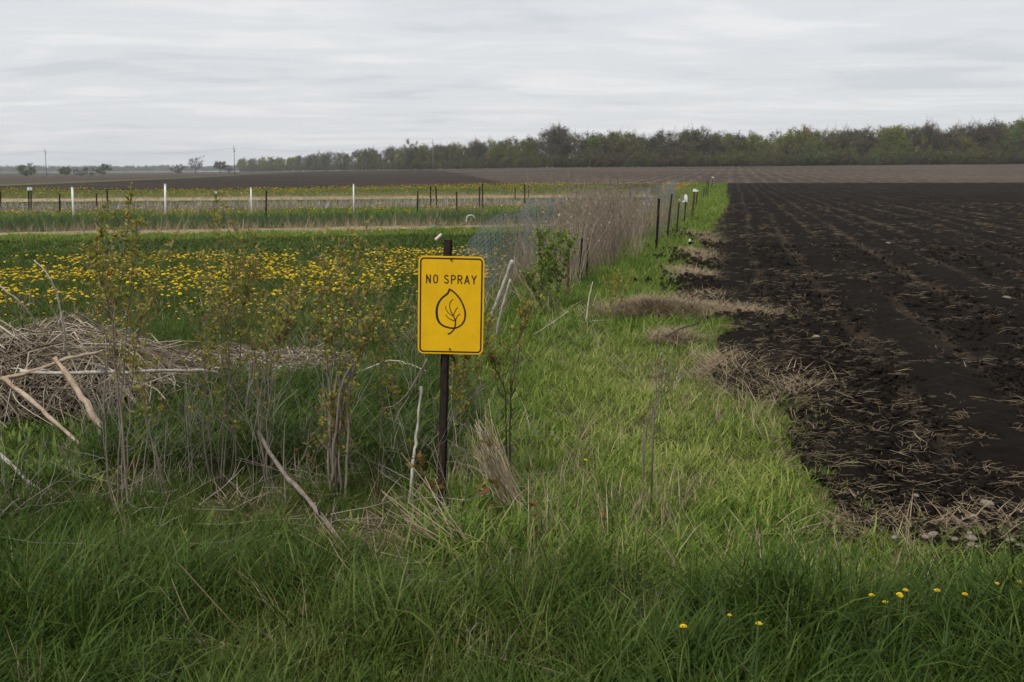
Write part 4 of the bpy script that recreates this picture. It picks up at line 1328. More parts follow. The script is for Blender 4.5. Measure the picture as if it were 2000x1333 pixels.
def sapling(name, label, stems, D, r0=0.006, leaf_from=0.35, leaf_mat='bud', nleaf=90, size=(0.014, 0.033), twigs=14, twig_len=(0.06, 0.24), bark='bark', cat='sapling', side=0.6, sway=0.02):
    """stems: lists of photo points from the foot upward"""
    b0 = np.mean([at(st[0][0], st[0][1], D) for st in stems], axis=0)
    rt = empty(name, (b0[0], b0[1], tz(b0[0], b0[1])), label, cat)
    o = np.array(rt.location)
    tw, lv = MB(), MB()
    for st in stems:
        dz = rng.normal(0, 0.10)
        pts = [at(q[0], q[1], D + dz * (0.2 + k / len(st))) for k, q in enumerate(st)]
        if len(pts) == 2:
            pts = [pts[0], (pts[0] + pts[1]) / 2 + rng.normal(0, 0.01, 3), pts[1]]
        p = smooth_pts(pts, 5) - o
        p[1:] += np.cumsum(rng.normal(0, sway * 0.25, (len(p) - 1, 3)), axis=0) * [1, 1, 0.3]
        p[0, 2] = min(p[0, 2], -0.03)
        q = rng.uniform(0.6, 1.0)
        rad_ = np.linspace(r0 * q * 0.78, 0.0011, len(p))
        mb = MB()
        mb.tube(p, rad_, 6)
        mb.build('stem', M[bark], rt)
        n = len(p)
        ends = []
        for k in range(int(twigs * 1.6)):
            f = rng.uniform(leaf_from * 0.8, 0.97)
            i = min(n - 2, int(f * (n - 1)))
            s = p[i] + (p[i + 1] - p[i]) * rng.random()
            a = rng.uniform(0, 2 * PI)
            ln = rng.uniform(*twig_len) * (1.1 - 0.5 * f)
            d = np.array([math.cos(a) * side, math.sin(a) * side, rng.uniform(0.45, 1.0)])
            e2 = s + d * ln
            mid = s + d * ln * 0.5 + np.array([math.cos(a), math.sin(a), -0.4]) * ln * 0.12
            tw.tube(np.array([s, mid, e2]), [rad_[i] * 0.45 + 0.0005, 0.0015, 0.0009], 4, 0, None, False)
            ends.append((s, mid, e2))
        for k in range(int(nleaf * 1.7)):
            if rng.random() < 0.62 and ends:
                s, m2, e2 = ends[rng.integers(len(ends))]
                t = rng.uniform(0.3, 1.0) ** 0.7
                c = s + (e2 - s) * t
            else:
                f = rng.uniform(leaf_from, 1.0) ** 0.8
                c = p[min(n - 1, int(f * (n - 1)))]
            rn = rng.random()
            for q_ in range(2):
                d = rng.standard_normal(3) * [1, 1, 0.6] + [0, 0, 0.7]
                leaf(lv, c + rng.normal(0, 0.004, 3), d, rng.uniform(*size), min(1, max(0, rn + rng.normal(0, 0.12))))
    if tw.n:
        tw.build('twigs', M[bark], rt)['kind'] = 'stuff'
    if lv.n:
        lv.build('foliage', M[leaf_mat], rt)['kind'] = 'stuff'
    return rt


sapling('sapling', 'tallest leafy sapling at the left, in front of the brush pile',
        [[(222, 1025), (214, 900), (208, 760), (220, 620), (234, 540), (248, 440), (258, 368)], [(228, 1010), (232, 860), (232, 700), (240, 560), (246, 470), (238, 420)], [(240, 1000), (238, 850), (230, 650), (218, 540), (206, 450), (214, 385)],
         [(236, 1005), (246, 880), (240, 760), (262, 640), (285, 560), (300, 500)], [(252, 1000), (236, 800), (214, 640), (190, 560), (176, 500), (184, 455)]], 4.65, 0.0075, 0.40, 'bud', 95, twigs=16)
sapling('sapling', 'slender leaning sapling between the two tall leafy saplings on the left',
        [[(330, 1015), (312, 930), (290, 840), (280, 740), (274, 640), (280, 560)], [(328, 1010), (300, 880), (276, 760), (262, 700)]], 4.75, 0.0048, 0.42, 'bud', 55, twigs=10)
sapling('sapling', 'many stemmed leafy sapling with a tall centre, left of the stem bundle',
        [[(428, 965), (432, 860), (440, 740), (446, 620), (440, 540), (420, 460), (404, 378)], [(436, 970), (442, 840), (446, 700), (450, 580), (456, 500), (446, 430)], [(444, 965), (460, 860), (466, 760), (470, 640), (478, 560), (492, 470)],
         [(420, 960), (412, 840), (404, 740), (398, 640), (404, 560), (384, 490)], [(450, 970), (462, 880), (455, 760), (436, 640), (424, 560)], [(416, 955), (400, 820), (414, 700), (430, 620)]], 5.05, 0.0065, 0.38, 'bud', 78, twigs=14)
sapling('sapling', 'forked leafy sapling with brown stems right of the many stemmed one',
        [[(526, 975), (512, 900), (505, 820), (516, 720), (520, 640), (512, 540), (508, 452)], [(522, 980), (512, 870), (520, 760), (540, 660), (560, 600), (584, 520)], [(516, 900), (508, 780), (498, 700), (486, 620), (490, 560)], [(524, 740), (540, 690), (560, 660), (580, 640)]], 5.0, 0.0075, 0.40, 'bud', 85, twigs=16)
sapling('stem_bundle', 'thick bundle of grey stems with leafy tops left of the sign',
        [[(652, 1012), (651, 900), (652, 800), (656, 700), (654, 620), (640, 540), (632, 500)], [(660, 1015), (662, 900), (662, 790), (676, 690), (686, 600), (694, 520), (692, 468)], [(668, 1008), (672, 900), (668, 780), (664, 690), (672, 600), (668, 520), (660, 475)],
         [(645, 1000), (646, 880), (648, 760), (642, 680), (630, 620), (634, 560)], [(656, 1010), (658, 920), (656, 850), (654, 770)], [(664, 1015), (668, 930), (664, 850), (662, 800)], [(672, 990), (676, 880), (682, 780), (700, 690), (716, 620), (726, 560)],
         [(640, 990), (650, 870), (660, 760), (690, 700), (706, 640), (712, 560)]], 4.85, 0.0125, 0.50, 'bud', 75, twigs=14)
sapling('sapling', 'thin leafy sapling between the stem bundle and the sign',
        [[(762, 985), (752, 900), (745, 800), (742, 700), (742, 600), (738, 490)], [(798, 985), (778, 880), (770, 800), (764, 700), (770, 640)], [(708, 1000), (690, 900), (680, 820), (690, 760)]], 5.0, 0.0045, 0.40, 'bud', 62, twigs=13)
sapling('sapling', 'leafy sapling rising right behind the sign panel',
        [[(890, 930), (892, 840), (896, 760), (905, 700), (915, 660)], [(912, 900), (916, 800), (926, 720), (944, 660), (950, 610)], [(900, 940), (905, 850), (898, 720), (880, 690)]], 5.25, 0.0055, 0.38, 'bud', 95, twigs=16)
sapling('sapling', 'dark stemmed sapling with a forked top right of the sign',
        [[(998, 955), (993, 860), (988, 800), (994, 720), (1004, 640), (1012, 600)], [(994, 740), (1004, 690), (1024, 640), (1044, 615)], [(990, 790), (975, 730), (960, 700)]], 5.1, 0.0065, 0.40, 'bud', 42, twigs=11, bark='bark_dark')
sapling('bare_sapling', 'bare grey sapling standing alone in the bright verge',
        [[(1250, 1040), (1256, 950), (1266, 860), (1275, 790), (1276, 720), (1274, 640)], [(1275, 830), (1284, 790), (1300, 760), (1318, 735)], [(1276, 800), (1286, 760), (1294, 700)], [(1259, 880), (1256, 840), (1257, 800)]], 4.6, 0.0068, 0.6, 'redleaf', 9, size=(0.010, 0.02), twigs=9, twig_len=(0.05, 0.14))
sapling('seedling', 'red leaved seedling just left of the sign post',
        [[(870, 1000), (850, 960), (828, 920), (806, 868)]], 4.55, 0.0035, 0.30, 'redleaf', 12, size=(0.030, 0.062), twigs=4, twig_len=(0.03, 0.07), bark='bark_dark', cat='seedling')
sapling('seedling', 'red leaved seedling leaning over the dry stalks right of the post',
        [[(998, 1050), (978, 985), (958, 930), (940, 848)], [(998, 1050), (970, 990), (935, 955)]], 4.4, 0.0035, 0.32, 'redleaf', 7, size=(0.028, 0.055), twigs=4, twig_len=(0.03, 0.08), bark='bark_dark', cat='seedling')
sapling('seedling', 'thin seedling with small orange buds on the grass mound',
        [[(1038, 1155), (1036, 1090), (1038, 1020), (1040, 950)]], 4.05, 0.003, 0.25, 'redleaf', 12, size=(0.014, 0.026), twigs=2, twig_len=(0.02, 0.05), cat='seedling')
sapling('seedling', 'thin pair of seedlings with red buds right of the mound',
        [[(1178, 1090), (1168, 1040), (1152, 975)], [(1200, 1110), (1180, 1030), (1172, 1000)]], 4.3, 0.0025, 0.30, 'redleaf', 8, size=(0.014, 0.026), twigs=2, twig_len=(0.02, 0.05), cat='seedling')
sapling('green_shrub', 'fresh green leafy shrub growing at the near end of the netting',
        [[(1062, 600), (1058, 540), (1052, 490), (1060, 465)], [(1070, 598), (1076, 540), (1084, 490), (1090, 470)], [(1080, 596), (1095, 550), (1108, 500), (1118, 470)], [(1056, 600), (1040, 560), (1030, 540)], [(1075, 600), (1070, 560), (1074, 520), (1070, 480)]], 11.7, 0.006, 0.12, 'green_leaf', 230, size=(0.022, 0.05), twigs=26, twig_len=(0.10, 0.30), cat='shrub')
sapling('sapling', 'small yellowish sapling in the verge right of the green shrub',
        [[(1190, 640), (1192, 590), (1186, 550)], [(1192, 640), (1200, 580), (1212, 545)], [(1190, 640), (1220, 570), (1230, 545)]], 10.6, 0.005, 0.3, 'bud', 38, size=(0.02, 0.045), twigs=8)
sapling('bare_sapling', 'small bare thorny sapling left behind the sign at the brush ridge',
        [[(590, 760), (575, 700), (560, 640), (555, 600)], [(592, 760), (610, 690), (625, 620)], [(588, 765), (560, 720), (530, 690)]], 7.6, 0.006, 0.4, 'bud', 18, twigs=12, bark='bark_dark')
sapling('bare_sapling', 'grey bare shoots standing behind the sign to its left',
        [[(806, 760), (800, 690), (795, 620), (790, 590)], [(812, 765), (815, 680), (812, 600)], [(800, 760), (780, 690), (770, 640)], [(818, 760), (826, 690), (830, 640)]], 6.6, 0.005, 0.5, 'bud', 16, twigs=10)
sapling('seedling', 'low leafy sprig between the two saplings left of the stem bundle',
        [[(600, 985), (610, 900), (620, 840), (632, 790)], [(560, 990), (590, 900), (622, 850)]], 5.0, 0.0035, 0.35, 'redleaf', 14, size=(0.016, 0.03), twigs=5, cat='seedling')


# bare shoots and fallen twigs round the feet of the saplings
shoot = [stalks('bare_shoot', 3, 0.06, (0.25, 0.75), (0.0015, 0.0030), (0.0, 0.5), M['ashen'], 960 + k, 2, 0, 0.25) for k in range(5)]
fallen = [stalks('fallen_twig', 2, 0.08, (0.25, 0.7), (0.0018, 0.0042), (1.15, 1.5), M['ashen'], 970 + k, 2, 0, 0.12) for k in range(5)]
g = np.random.default_rng(98)
XY = np.column_stack([g.uniform(-2.5, -0.05, 85), g.uniform(4.7, 6.4, 85)])
put('bare_shoots', XY, shoot, 0.85, 0.10 + 0.35 * g.random(len(XY)), 'thin bare grey shoots standing among the saplings', 'shoots', tilt=0.1, seed=98)
XY = np.concatenate([np.column_stack([g.uniform(-2.6, 0.0, 75), g.uniform(4.4, 6.3, 75)]), np.column_stack([g.uniform(-2.0, 0.2, 14), g.uniform(3.0, 4.3, 14)])])
put('fallen_twigs', XY, fallen, 0.8, 0.15 + 0.45 * g.random(len(XY)), 'grey twigs lying in the grass round the saplings', 'twigs', 0.07, tilt=0.12, seed=99)


# ------------------------------------------------------------------ dandelions
def dandelion_mesh(seed, stem_h):
    g = np.random.default_rng(seed)
    mb = MB()
    for ring, (r, z, n) in enumerate(((0.021, 0.0, 13), (0.016, 0.005, 11), (0.010, 0.008, 8))):
        for k in range(n):
            a = 2 * PI * (k + 0.5 * ring) / n + g.normal(0, 0.06)
            w = PI / n * 0.95
            rr_ = r * g.uniform(0.88, 1.08)
            v = [(0, 0, z - 0.002), (rr_ * 0.95 * math.cos(a - w), rr_ * 0.95 * math.sin(a - w), z), (rr_ * math.cos(a), rr_ * math.sin(a), z + 0.001), (rr_ * 0.95 * math.cos(a + w), rr_ * 0.95 * math.sin(a + w), z)]
            mb.add(np.array(v) + [0, 0, stem_h], [(0, 1, 2, 3)], 0, g.random())
    mb.tube(np.array([(0.01, 0.004, -0.02), (0.004, 0, stem_h * 0.5), (0, 0, stem_h - 0.004)]), [0.0022, 0.002, 0.0035], 5, 1, 0.4, False)
    return mb.mesh('dandelion', [M['petal'], M['flower_stem']])


DM = [dandelion_mesh(k, h) for k, h in enumerate((0.10, 0.13, 0.16, 0.12))]
DT = [dandelion_mesh(20 + k, 0.45) for k in range(4)]


def dandelion(x, y, me, sc_, label, group, z=None, tl=0.18):
    o = bpy.data.objects.new('dandelion', me)
    col.objects.link(o)
    o.location = (x, y, tz(x, y) if z is None else z)
    o.scale = (sc_,) * 3
    o.rotation_euler = (rng.normal(0.66 * tl, tl), rng.normal(0, tl), rng.uniform(0, 6))
    tag(o, label, 'dandelion', group)


for xp, yp, s_, lab in ((1343, 1226, 0.95, 'largest yellow dandelion, low in the foreground grass'), (1477, 1219, 0.85, 'yellow dandelion just right of the largest foreground one'), (1426, 1203, 0.6, 'small orange dandelion bud between two foreground dandelions'),
                        (1699, 1160, 0.75, 'leftmost dandelion of the group at the front soil corner'), (1748, 1159, 0.95, 'widest dandelion of the group at the front soil corner'), (1762, 1150, 0.75, 'topmost dandelion of the group at the front soil corner'),
                        (1760, 1167, 0.6, 'small dandelion right below the group at the front soil corner'), (1733, 1177, 0.75, 'lowest dandelion of the group at the front soil corner'), (1831, 1155, 0.85, 'single dandelion between the corner group and the right edge'),
                        (1884, 1162, 0.8, 'tilted dandelion second from the right edge'), (1988, 1138, 0.9, 'orange dandelion at the right edge of the picture'), (1950, 1137, 0.7, 'dandelion just left of the one at the right edge'), (1139, 899, 0.8, 'single dandelion in the bright verge right of the sign')):
    q = gp(xp, yp, 0.22)
    dandelion(q[0], q[1], DT[int(rng.integers(4))], s_ * 0.62, lab, None, 0.22 - 0.45 * s_ * 0.62, 0.03)

g = np.random.default_rng(90)
cy_ = g.uniform(9.4, 20.5, 30000)
cx_ = g.uniform(-0.56, 0.0, 30000) * cy_
uq = cx_ / cy_
w = np.interp(uq, [-0.55, -0.40, -0.30, -0.15, -0.05, 0.0], [0.45, 0.5, 0.6, 1.0, 0.95, 0.3])
w = w * np.interp(HZ + 3200 / cy_, [495, 505, 560, 600, 640, 670], [0.5, 0.9, 1.0, 0.6, 0.25, 0.05])
w = w * (0.08 + 1.6 * sm(0.36, 0.68, fbm(cx_ * 0.9, cy_ * 0.9, 91)))
w = np.where((cx_ < -3.4) & (cy_ > 10.8) & (cy_ < 11.6), w * 0.1, w)
ok = (cx_ < net_x(cy_) - 0.1) & (cy_ - 0.3 * cx_ < 20.6) & (pile_h(cx_, cy_) < 0.02) & (g.random(30000) < w)
FX, FY = cx_[ok][:3500], cy_[ok][:3500]
order = np.argsort(FY)
near_i = order[:285]
rest_i = order[285:]
for k in near_i:
    dandelion(FX[k], FY[k], DM[int(g.integers(4))], g.uniform(0.5, 1.05), 'yellow dandelion flower in the near part of the meadow behind the saplings', 'dandelions in the near meadow')
dpro = [bpy.data.objects.new('dandelion_flower', m) for m in DM]
RX, RY = list(FX[rest_i]), list(FY[rest_i])
P = sample([(24, 28, 3.0), (36, 47, 5.0), (50, 62, 5.0), (66, 118, 4.0)], 0.58, 92)
X, Y = P[:, 0], P[:, 1]
s = s_of(X, Y)
yel = (X > net_x(np.minimum(Y, 60)) - 16) & (Y > 62)
k = (X < net_x(Y) + 0.215 * np.maximum(Y - 60, 0) - 0.3) & (Y < far_edge(X / Y) * 0.97) & (((s > 26.8) & (s < 28.6)) | ((s > 38.5) & (s < 47)) | ((s > 55.5) & (s < 60.5)) | ((s > 72) & (fbm(X * 0.1, Y * 0.25, 93) > 0.42)))
RX += list(X[k])
RY += list(Y[k])
P = sample([(62, 112, 9)], 0.25, 94)
X, Y = P[:, 0], P[:, 1]
k = (X / Y > 0.145) & (X / Y < 0.178) & (X < 9.5 + 0.2 * (Y - 60) - 0.6)
RX += list(X[k])
RY += list(Y[k])
XY = np.column_stack([RX, RY])
put('dandelion_meadow', XY, dpro, 0.88 + 0.009 * XY[:, 1], np.full(len(XY), 0.5), 'carpet of yellow dandelions further back in the meadow', 'dandelions', 0.0, tilt=0.2, seed=95)


# ------------------------------------------------------------------ stones and small litter
def stone(xp, yp, size, label, name='stone', mat='stone', sq=(1.3, 0.9, 0.6), cat='stone'):
    q = gp(xp, yp)
    sd_ = int(xp * 7 + yp)
    g = np.random.default_rng(sd_)
    nu, nv = 12, 8
    V, Fq = [], []
    for i in range(nv + 1):
        th = PI * i / nv
        for j in range(nu):
            ph_ = 2 * PI * j / nu
            d = np.array([math.sin(th) * math.cos(ph_), math.sin(th) * math.sin(ph_), math.cos(th)])
            r = 1 + 0.30 * (float(fbm(np.array([d[0] * 1.6 + d[2] + sd_]), np.array([d[1] * 1.6 - d[2]]), sd_ % 50)[0]) - 0.5) * 2
            r = min(r, 1.08)
            V.append(d * r * size * np.array(sq))
    for i in range(nv):
        for j in range(nu):
            j2 = (j + 1) % nu
            Fq.append((i * nu + j, (i + 1) * nu + j, (i + 1) * nu + j2, i * nu + j2))
    mb = MB()
    mb.add(V, Fq)
    o = mb.build(name, M[mat])
    o.location = (q[0], q[1], tz(q[0], q[1]) + (0.09 if mat == 'stone' else 0.02) + size * 0.18)
    o.rotation_euler = (g.normal(0, 0.2), g.normal(0, 0.2), g.uniform(0, 6))
    if cat:
        tag(o, label, cat)
    return o


for xp, yp, s_, lab in ((1592, 683, 0.034, 'smooth cream stone lying alone in the middle of the black soil'), (1925, 1018, 0.030, 'pale rounded stone in the straw near the right edge of the soil'), (1787, 1000, 0.015, 'small white stone on the soil left of the pale rounded one'),
                        (1820, 1085, 0.026, 'large pale stone of the cluster at the front soil edge'), (1806, 1090, 0.018, 'grey stone touching the large pale one at the front soil edge'), (1861, 1095, 0.020, 'tan stone in the middle of the front stone cluster'),
                        (1894, 1092, 0.024, 'round brown stone in the front stone cluster'), (1893, 1107, 0.020, 'pinkish stone at the bottom of the front stone cluster'), (1907, 1112, 0.017, 'flat tan stone lowest in the front stone cluster'),
                        (1970, 1095, 0.022, 'flat grey stone at the right of the front stone cluster'), (1897, 1041, 0.012, 'small cream pebble below the pale rounded stone'), (1890, 1080, 0.016, 'tan pebble at the top of the front stone cluster'),
                        (1965, 599, 0.040, 'grey stone far out on the soil near the right edge'), (1734, 486, 0.045, 'tiny pale stone far out in the black soil'), (1745, 1092, 0.020, 'brown stone at the left end of the front stone cluster'), (1990, 1108, 0.02, 'cream stone at the right edge of the picture')):
    stone(xp, yp, s_ * (0.8 if yp > 1060 else 1.0), lab)
stone(1347, 473, 0.05, 'crumpled white scrap lying in the verge beside the fence', 'white_scrap', 'white', (0.9, 0.6, 1.0), 'litter')
q = gp(848, 447)
stone(848, 446, 0.10, 'small teal plastic scrap in the garden behind the sign', 'teal_scrap', 'teal', (0.8, 0.5, 0.7), 'litter')
mb = MB()
a, b = at(850, 469, 22.5), at(862, 458, 22.6)
mb.tube(np.array([a, (a + b) / 2, b]) - a, [0.03, 0.035, 0.03], 6)
tag(mb.build('pink_marker', M['pink'], None, tuple(a), False), 'pale pink plastic scrap in the meadow above the sign', 'litter')
mb = MB()
hp = [at(911, 434, 33), at(912, 425, 33), at(917, 421, 33), at(924, 422, 33.2), at(928, 427, 33.2)]
mb.tube(smooth_pts([h_ - hp[0] for h_ in hp], 4), 0.022, 6)
tag(mb.build('white_hoop', M['white'], None, tuple(hp[0])), 'small bent white hoop in the garden behind the sign', 'hoop')


# ------------------------------------------------------------------ trees
def tree_parts(seed, H, style, lsz=1.0):
    """style: leaf count, twig count, crown base, width"""
    nl, nt, cb_, wd_ = style
    g = np.random.default_rng(seed)
    tr, cr_ = MB(), MB()
    lean = g.normal(0, 0.03, 2)
    zs3 = np.linspace(-0.02, 0.80, 6)
    tp = np.array([(lean[0] * z * H + g.normal(0, 0.006) * H, lean[1] * z * H + g.normal(0, 0.006) * H, z * H) for z in zs3])
    tr.tube(tp, np.linspace(0.018, 0.005, 6) * H, 6, 0, None, False)
    ends = []
    zc0, rz0, rx0 = (cb_ + 1) / 2 * H, (1 - cb_) / 2 * H * 0.90, wd_ * H
    for k in range(26):
        cz = g.uniform(-0.85, 1.0)
        a = k * 2.4 + g.normal(0, 0.4)
        ch = math.sqrt(1 - cz * cz) if abs(cz) < 1 else 0
        fr = g.uniform(0.45, 1.0) ** 0.5
        c = np.array([rx0 * ch * math.cos(a), rx0 * ch * math.sin(a), rz0 * cz]) * fr * 0.86 + [0, 0, zc0]
        zs_t = min(0.76 * H, max(0.06 * H, c[2] - np.hypot(c[0], c[1]) * g.uniform(0.5, 1.1)))
        s_ = np.array([np.interp(zs_t, tp[:, 2], tp[:, i]) for i in range(3)])
        mid = (s_ + c) / 2 + g.normal(0, 0.015 * H, 3) - [0, 0, 0.02 * H]
        tr.tube(np.array([s_, mid, c]), [0.006 * H, 0.004 * H, 0.0015 * H], 4, 0, None, False)
        crn = g.normal(0, 0.16)
        for q_ in range(4):
            d2 = g.standard_normal(3) * 0.6 + [0, 0, 0.4] + 0.5 * (c - [0, 0, zc0]) / (0.5 * H)
            e3 = c + d2 * 0.085 * H * g.uniform(0.6, 1.2)
            tr.tube(np.array([c, (c + e3) / 2 + g.normal(0, 0.004 * H, 3), e3]), [0.0022 * H, 0.0014 * H, 0.0007 * H], 3, 0, None, False)
            ends.append((c, e3, crn))
    for k in range(nt):
        b_, e3, crn = ends[g.integers(len(ends))]
        c = b_ + (e3 - b_) * g.uniform(0.0, 1.0) + g.normal(0, 0.02 * H, 3)
        d = (e3 - b_) / (np.linalg.norm(e3 - b_) + 1e-6) * 0.7 + g.standard_normal(3) * 0.5 + [0, 0, 0.45]
        e4 = c + d * g.uniform(0.02, 0.06) * H
        w = np.cross(d, g.standard_normal(3))
        w = w / np.linalg.norm(w) * 0.0021 * H
        cr_.add([c - w, c + w, e4 + w * 0.3, e4 - w * 0.3], [(0, 1, 2, 3)], 0, g.uniform(0, 0.3))
    for k in range(nl):
        b_, e3, crn = ends[g.integers(len(ends))]
        c = b_ + (e3 - b_) * g.uniform(0.0, 1.1) + g.normal(0, 0.026 * H * 1.25, 3)
        u_, v_ = g.standard_normal(3), g.standard_normal(3)
        sz = g.uniform(0.010, 0.024) * H * lsz
        u_, v_ = u_ / np.linalg.norm(u_) * sz, v_ / np.linalg.norm(v_) * sz * 0.7
        cr_.add([c - u_, c - v_, c + u_, c + v_], [(0, 1, 2, 3)], 0, min(1, max(0, 0.55 + 1.6 * crn + g.normal(0, 0.15))))
    return tr, cr_


STY = {'leafy': (1500, 250, 0.12, 0.27), 'half': (800, 800, 0.16, 0.27), 'bare': (110, 1700, 0.20, 0.27), 'bush': (1500, 200, 0.02, 0.36), 'bushbare': (480, 800, 0.02, 0.36)}
kinds = ['leafy', 'half', 'half', 'bare', 'bare', 'leafy', 'bush', 'bushbare', 'bush']
protos = []
for k, kd in enumerate(kinds):
    a, b = tree_parts(2000 + k, 10.0, STY[kd])
    b_off = MB()
    b_off.v, b_off.f, b_off.n, b_off.mi, b_off.at = a.v + b.v, a.f + [tuple(i + a.n for i in q_) for q_ in b.f], a.n + b.n, [0] * len(a.f) + [1] * len(b.f), a.at + b.at
    protos.append(b_off.build('woodland_tree', [M['trunk'], M['tree']], link=False))
PX_SKY = [380, 480, 600, 700, 780, 800, 860, 950, 1030, 1080, 1150, 1200, 1280, 1350, 1400, 1480, 1560, 1620, 1750, 1830, 1900, 2000, 2200]
Y_SKY = [318, 309, 301, 292, 284, 282, 281, 273, 268, 249, 256, 256, 258, 250, 259, 258, 251, 254, 242, 242, 240, 232, 225]
g = np.random.default_rng(120)
T = []          # x, y, height, kind, tint


def hgt_at(u, D):
    y = np.interp(1000 + 2000 * u, PX_SKY, Y_SKY)
    yb = np.interp(u, US, YE)
    return (yb - y) / 2000 * D


uq = -0.262
while uq < 0.62:
    D0 = float(d_edge(uq))
    gap = 4.2 if uq > -0.11 else 7.0
    for row in range(7):
        D = D0 + 3 + row * 5.5 + g.normal(0, 1.5)
        u2 = uq + g.normal(0, 0.4) * gap / D
        hh_ = float(hgt_at(u2, D)) * g.uniform(0.72, 1.06)
        if row < 2:
            hh_ *= g.uniform(0.38, 0.85)
        pat = float(fbm(np.array([u2 * 22]), np.array([row * 0.3]), 121)[0])
        if row == 0:
            kd = int(g.choice([6, 7, 8, 1]))
            ti = 0.42 + 0.7 * (pat - 0.4) + g.normal(0, 0.14)
        elif pat > 0.52:
            kd = int(g.choice([0, 5, 1, 2]))
            ti = 0.62 + 0.5 * (pat - 0.5) + g.normal(0, 0.16)
        else:
            kd = int(g.choice([1, 2, 3, 4, 4, 3]))
            ti = 0.28 + 0.35 * (pat - 0.35) + g.normal(0, 0.16)
        T.append((u2 * D, D, hh_, kd, ti))
    uq += gap * g.uniform(0.75, 1.25) / D0
for px in np.concatenate([np.arange(1000 + 2000 * -0.26, 2200, 5.0)] * 2):      # brush at the foot of the wood
    u2 = (px - 1000) / 2000
    D = float(d_edge(u2)) + g.uniform(-3, 2)
    for dd in (0, 14, 34):
        T.append((u2 * D * (1 + dd / D), D + dd, g.uniform(2.0, 6.5) * (D / 370) ** 0.3, int(g.choice([6, 7, 8])), 0.42 + g.normal(0, 0.14)))


def forest(name, T, label):
    T = np.array(T)
    n = len(T)
    g2 = np.random.default_rng(n)
    z = terr(T[:, 0], T[:, 1]) - 0.1 - np.where(T[:, 3] >= 6, 0.11, 0.03) * T[:, 2]
    s_ = T[:, 2] / 9.6
    S = np.stack([s_ * g2.uniform(0.85, 1.25, n), s_ * g2.uniform(0.85, 1.25, n), s_], 1)
    rot = np.stack([np.zeros(n), np.zeros(n), g2.uniform(0, 6.28, n)], 1)
    return scatter(name, np.column_stack([T[:, :2], z]), rot, S, T[:, 3].astype(int), np.clip(T[:, 4], 0, 1), protos, label, 'woodland')


forest('woodland', T, 'mixed spring woodland in olive and grey along the far edge of the field')
T2 = []
for px in np.arange(-160, 560, 3.0):
    u2 = (px - 1000) / 2000
    for row in range(2):
        D = 2300 + row * 90 + g.normal(0, 40)
        T2.append((u2 * D, D, g.uniform(14, 19.0) * (0.85 + 0.3 * float(fbm(np.array([px * 0.02]), np.array([0.5]), 130)[0])), int(g.choice([6, 8, 0, 7])), 0.55 + g.normal(0, 0.1)))
forest('distant_treeline', T2, 'hazy band of distant trees on the left horizon')


def lone_tree(name, label, px, ytop, ybase, D, kind, wid, tint, seed):
    X0 = (px - 1000) / 2000 * D
    H = (ybase - ytop) / 2000 * D
    z = CAMH - (ybase - HZ) / 2000 * D
    z = min(z, tz(X0, D))
    rt = empty(name, (X0, D, z - (0.09 * H if 'bush' in kind else 0.04 * H)), label, 'tree', 'lone trees along the left horizon')
    a, b = tree_parts(seed, 10.0, STY[kind], 1.0 if D < 500 else 1.8)
    s_ = H / 9.6
    for mbx, nm, mt in ((a, 'trunk', M['trunk']), (b, 'crown', tint)):
        o = mbx.build(nm, mt, rt)
        o.scale = (s_ * wid, s_ * wid, s_)
    return rt


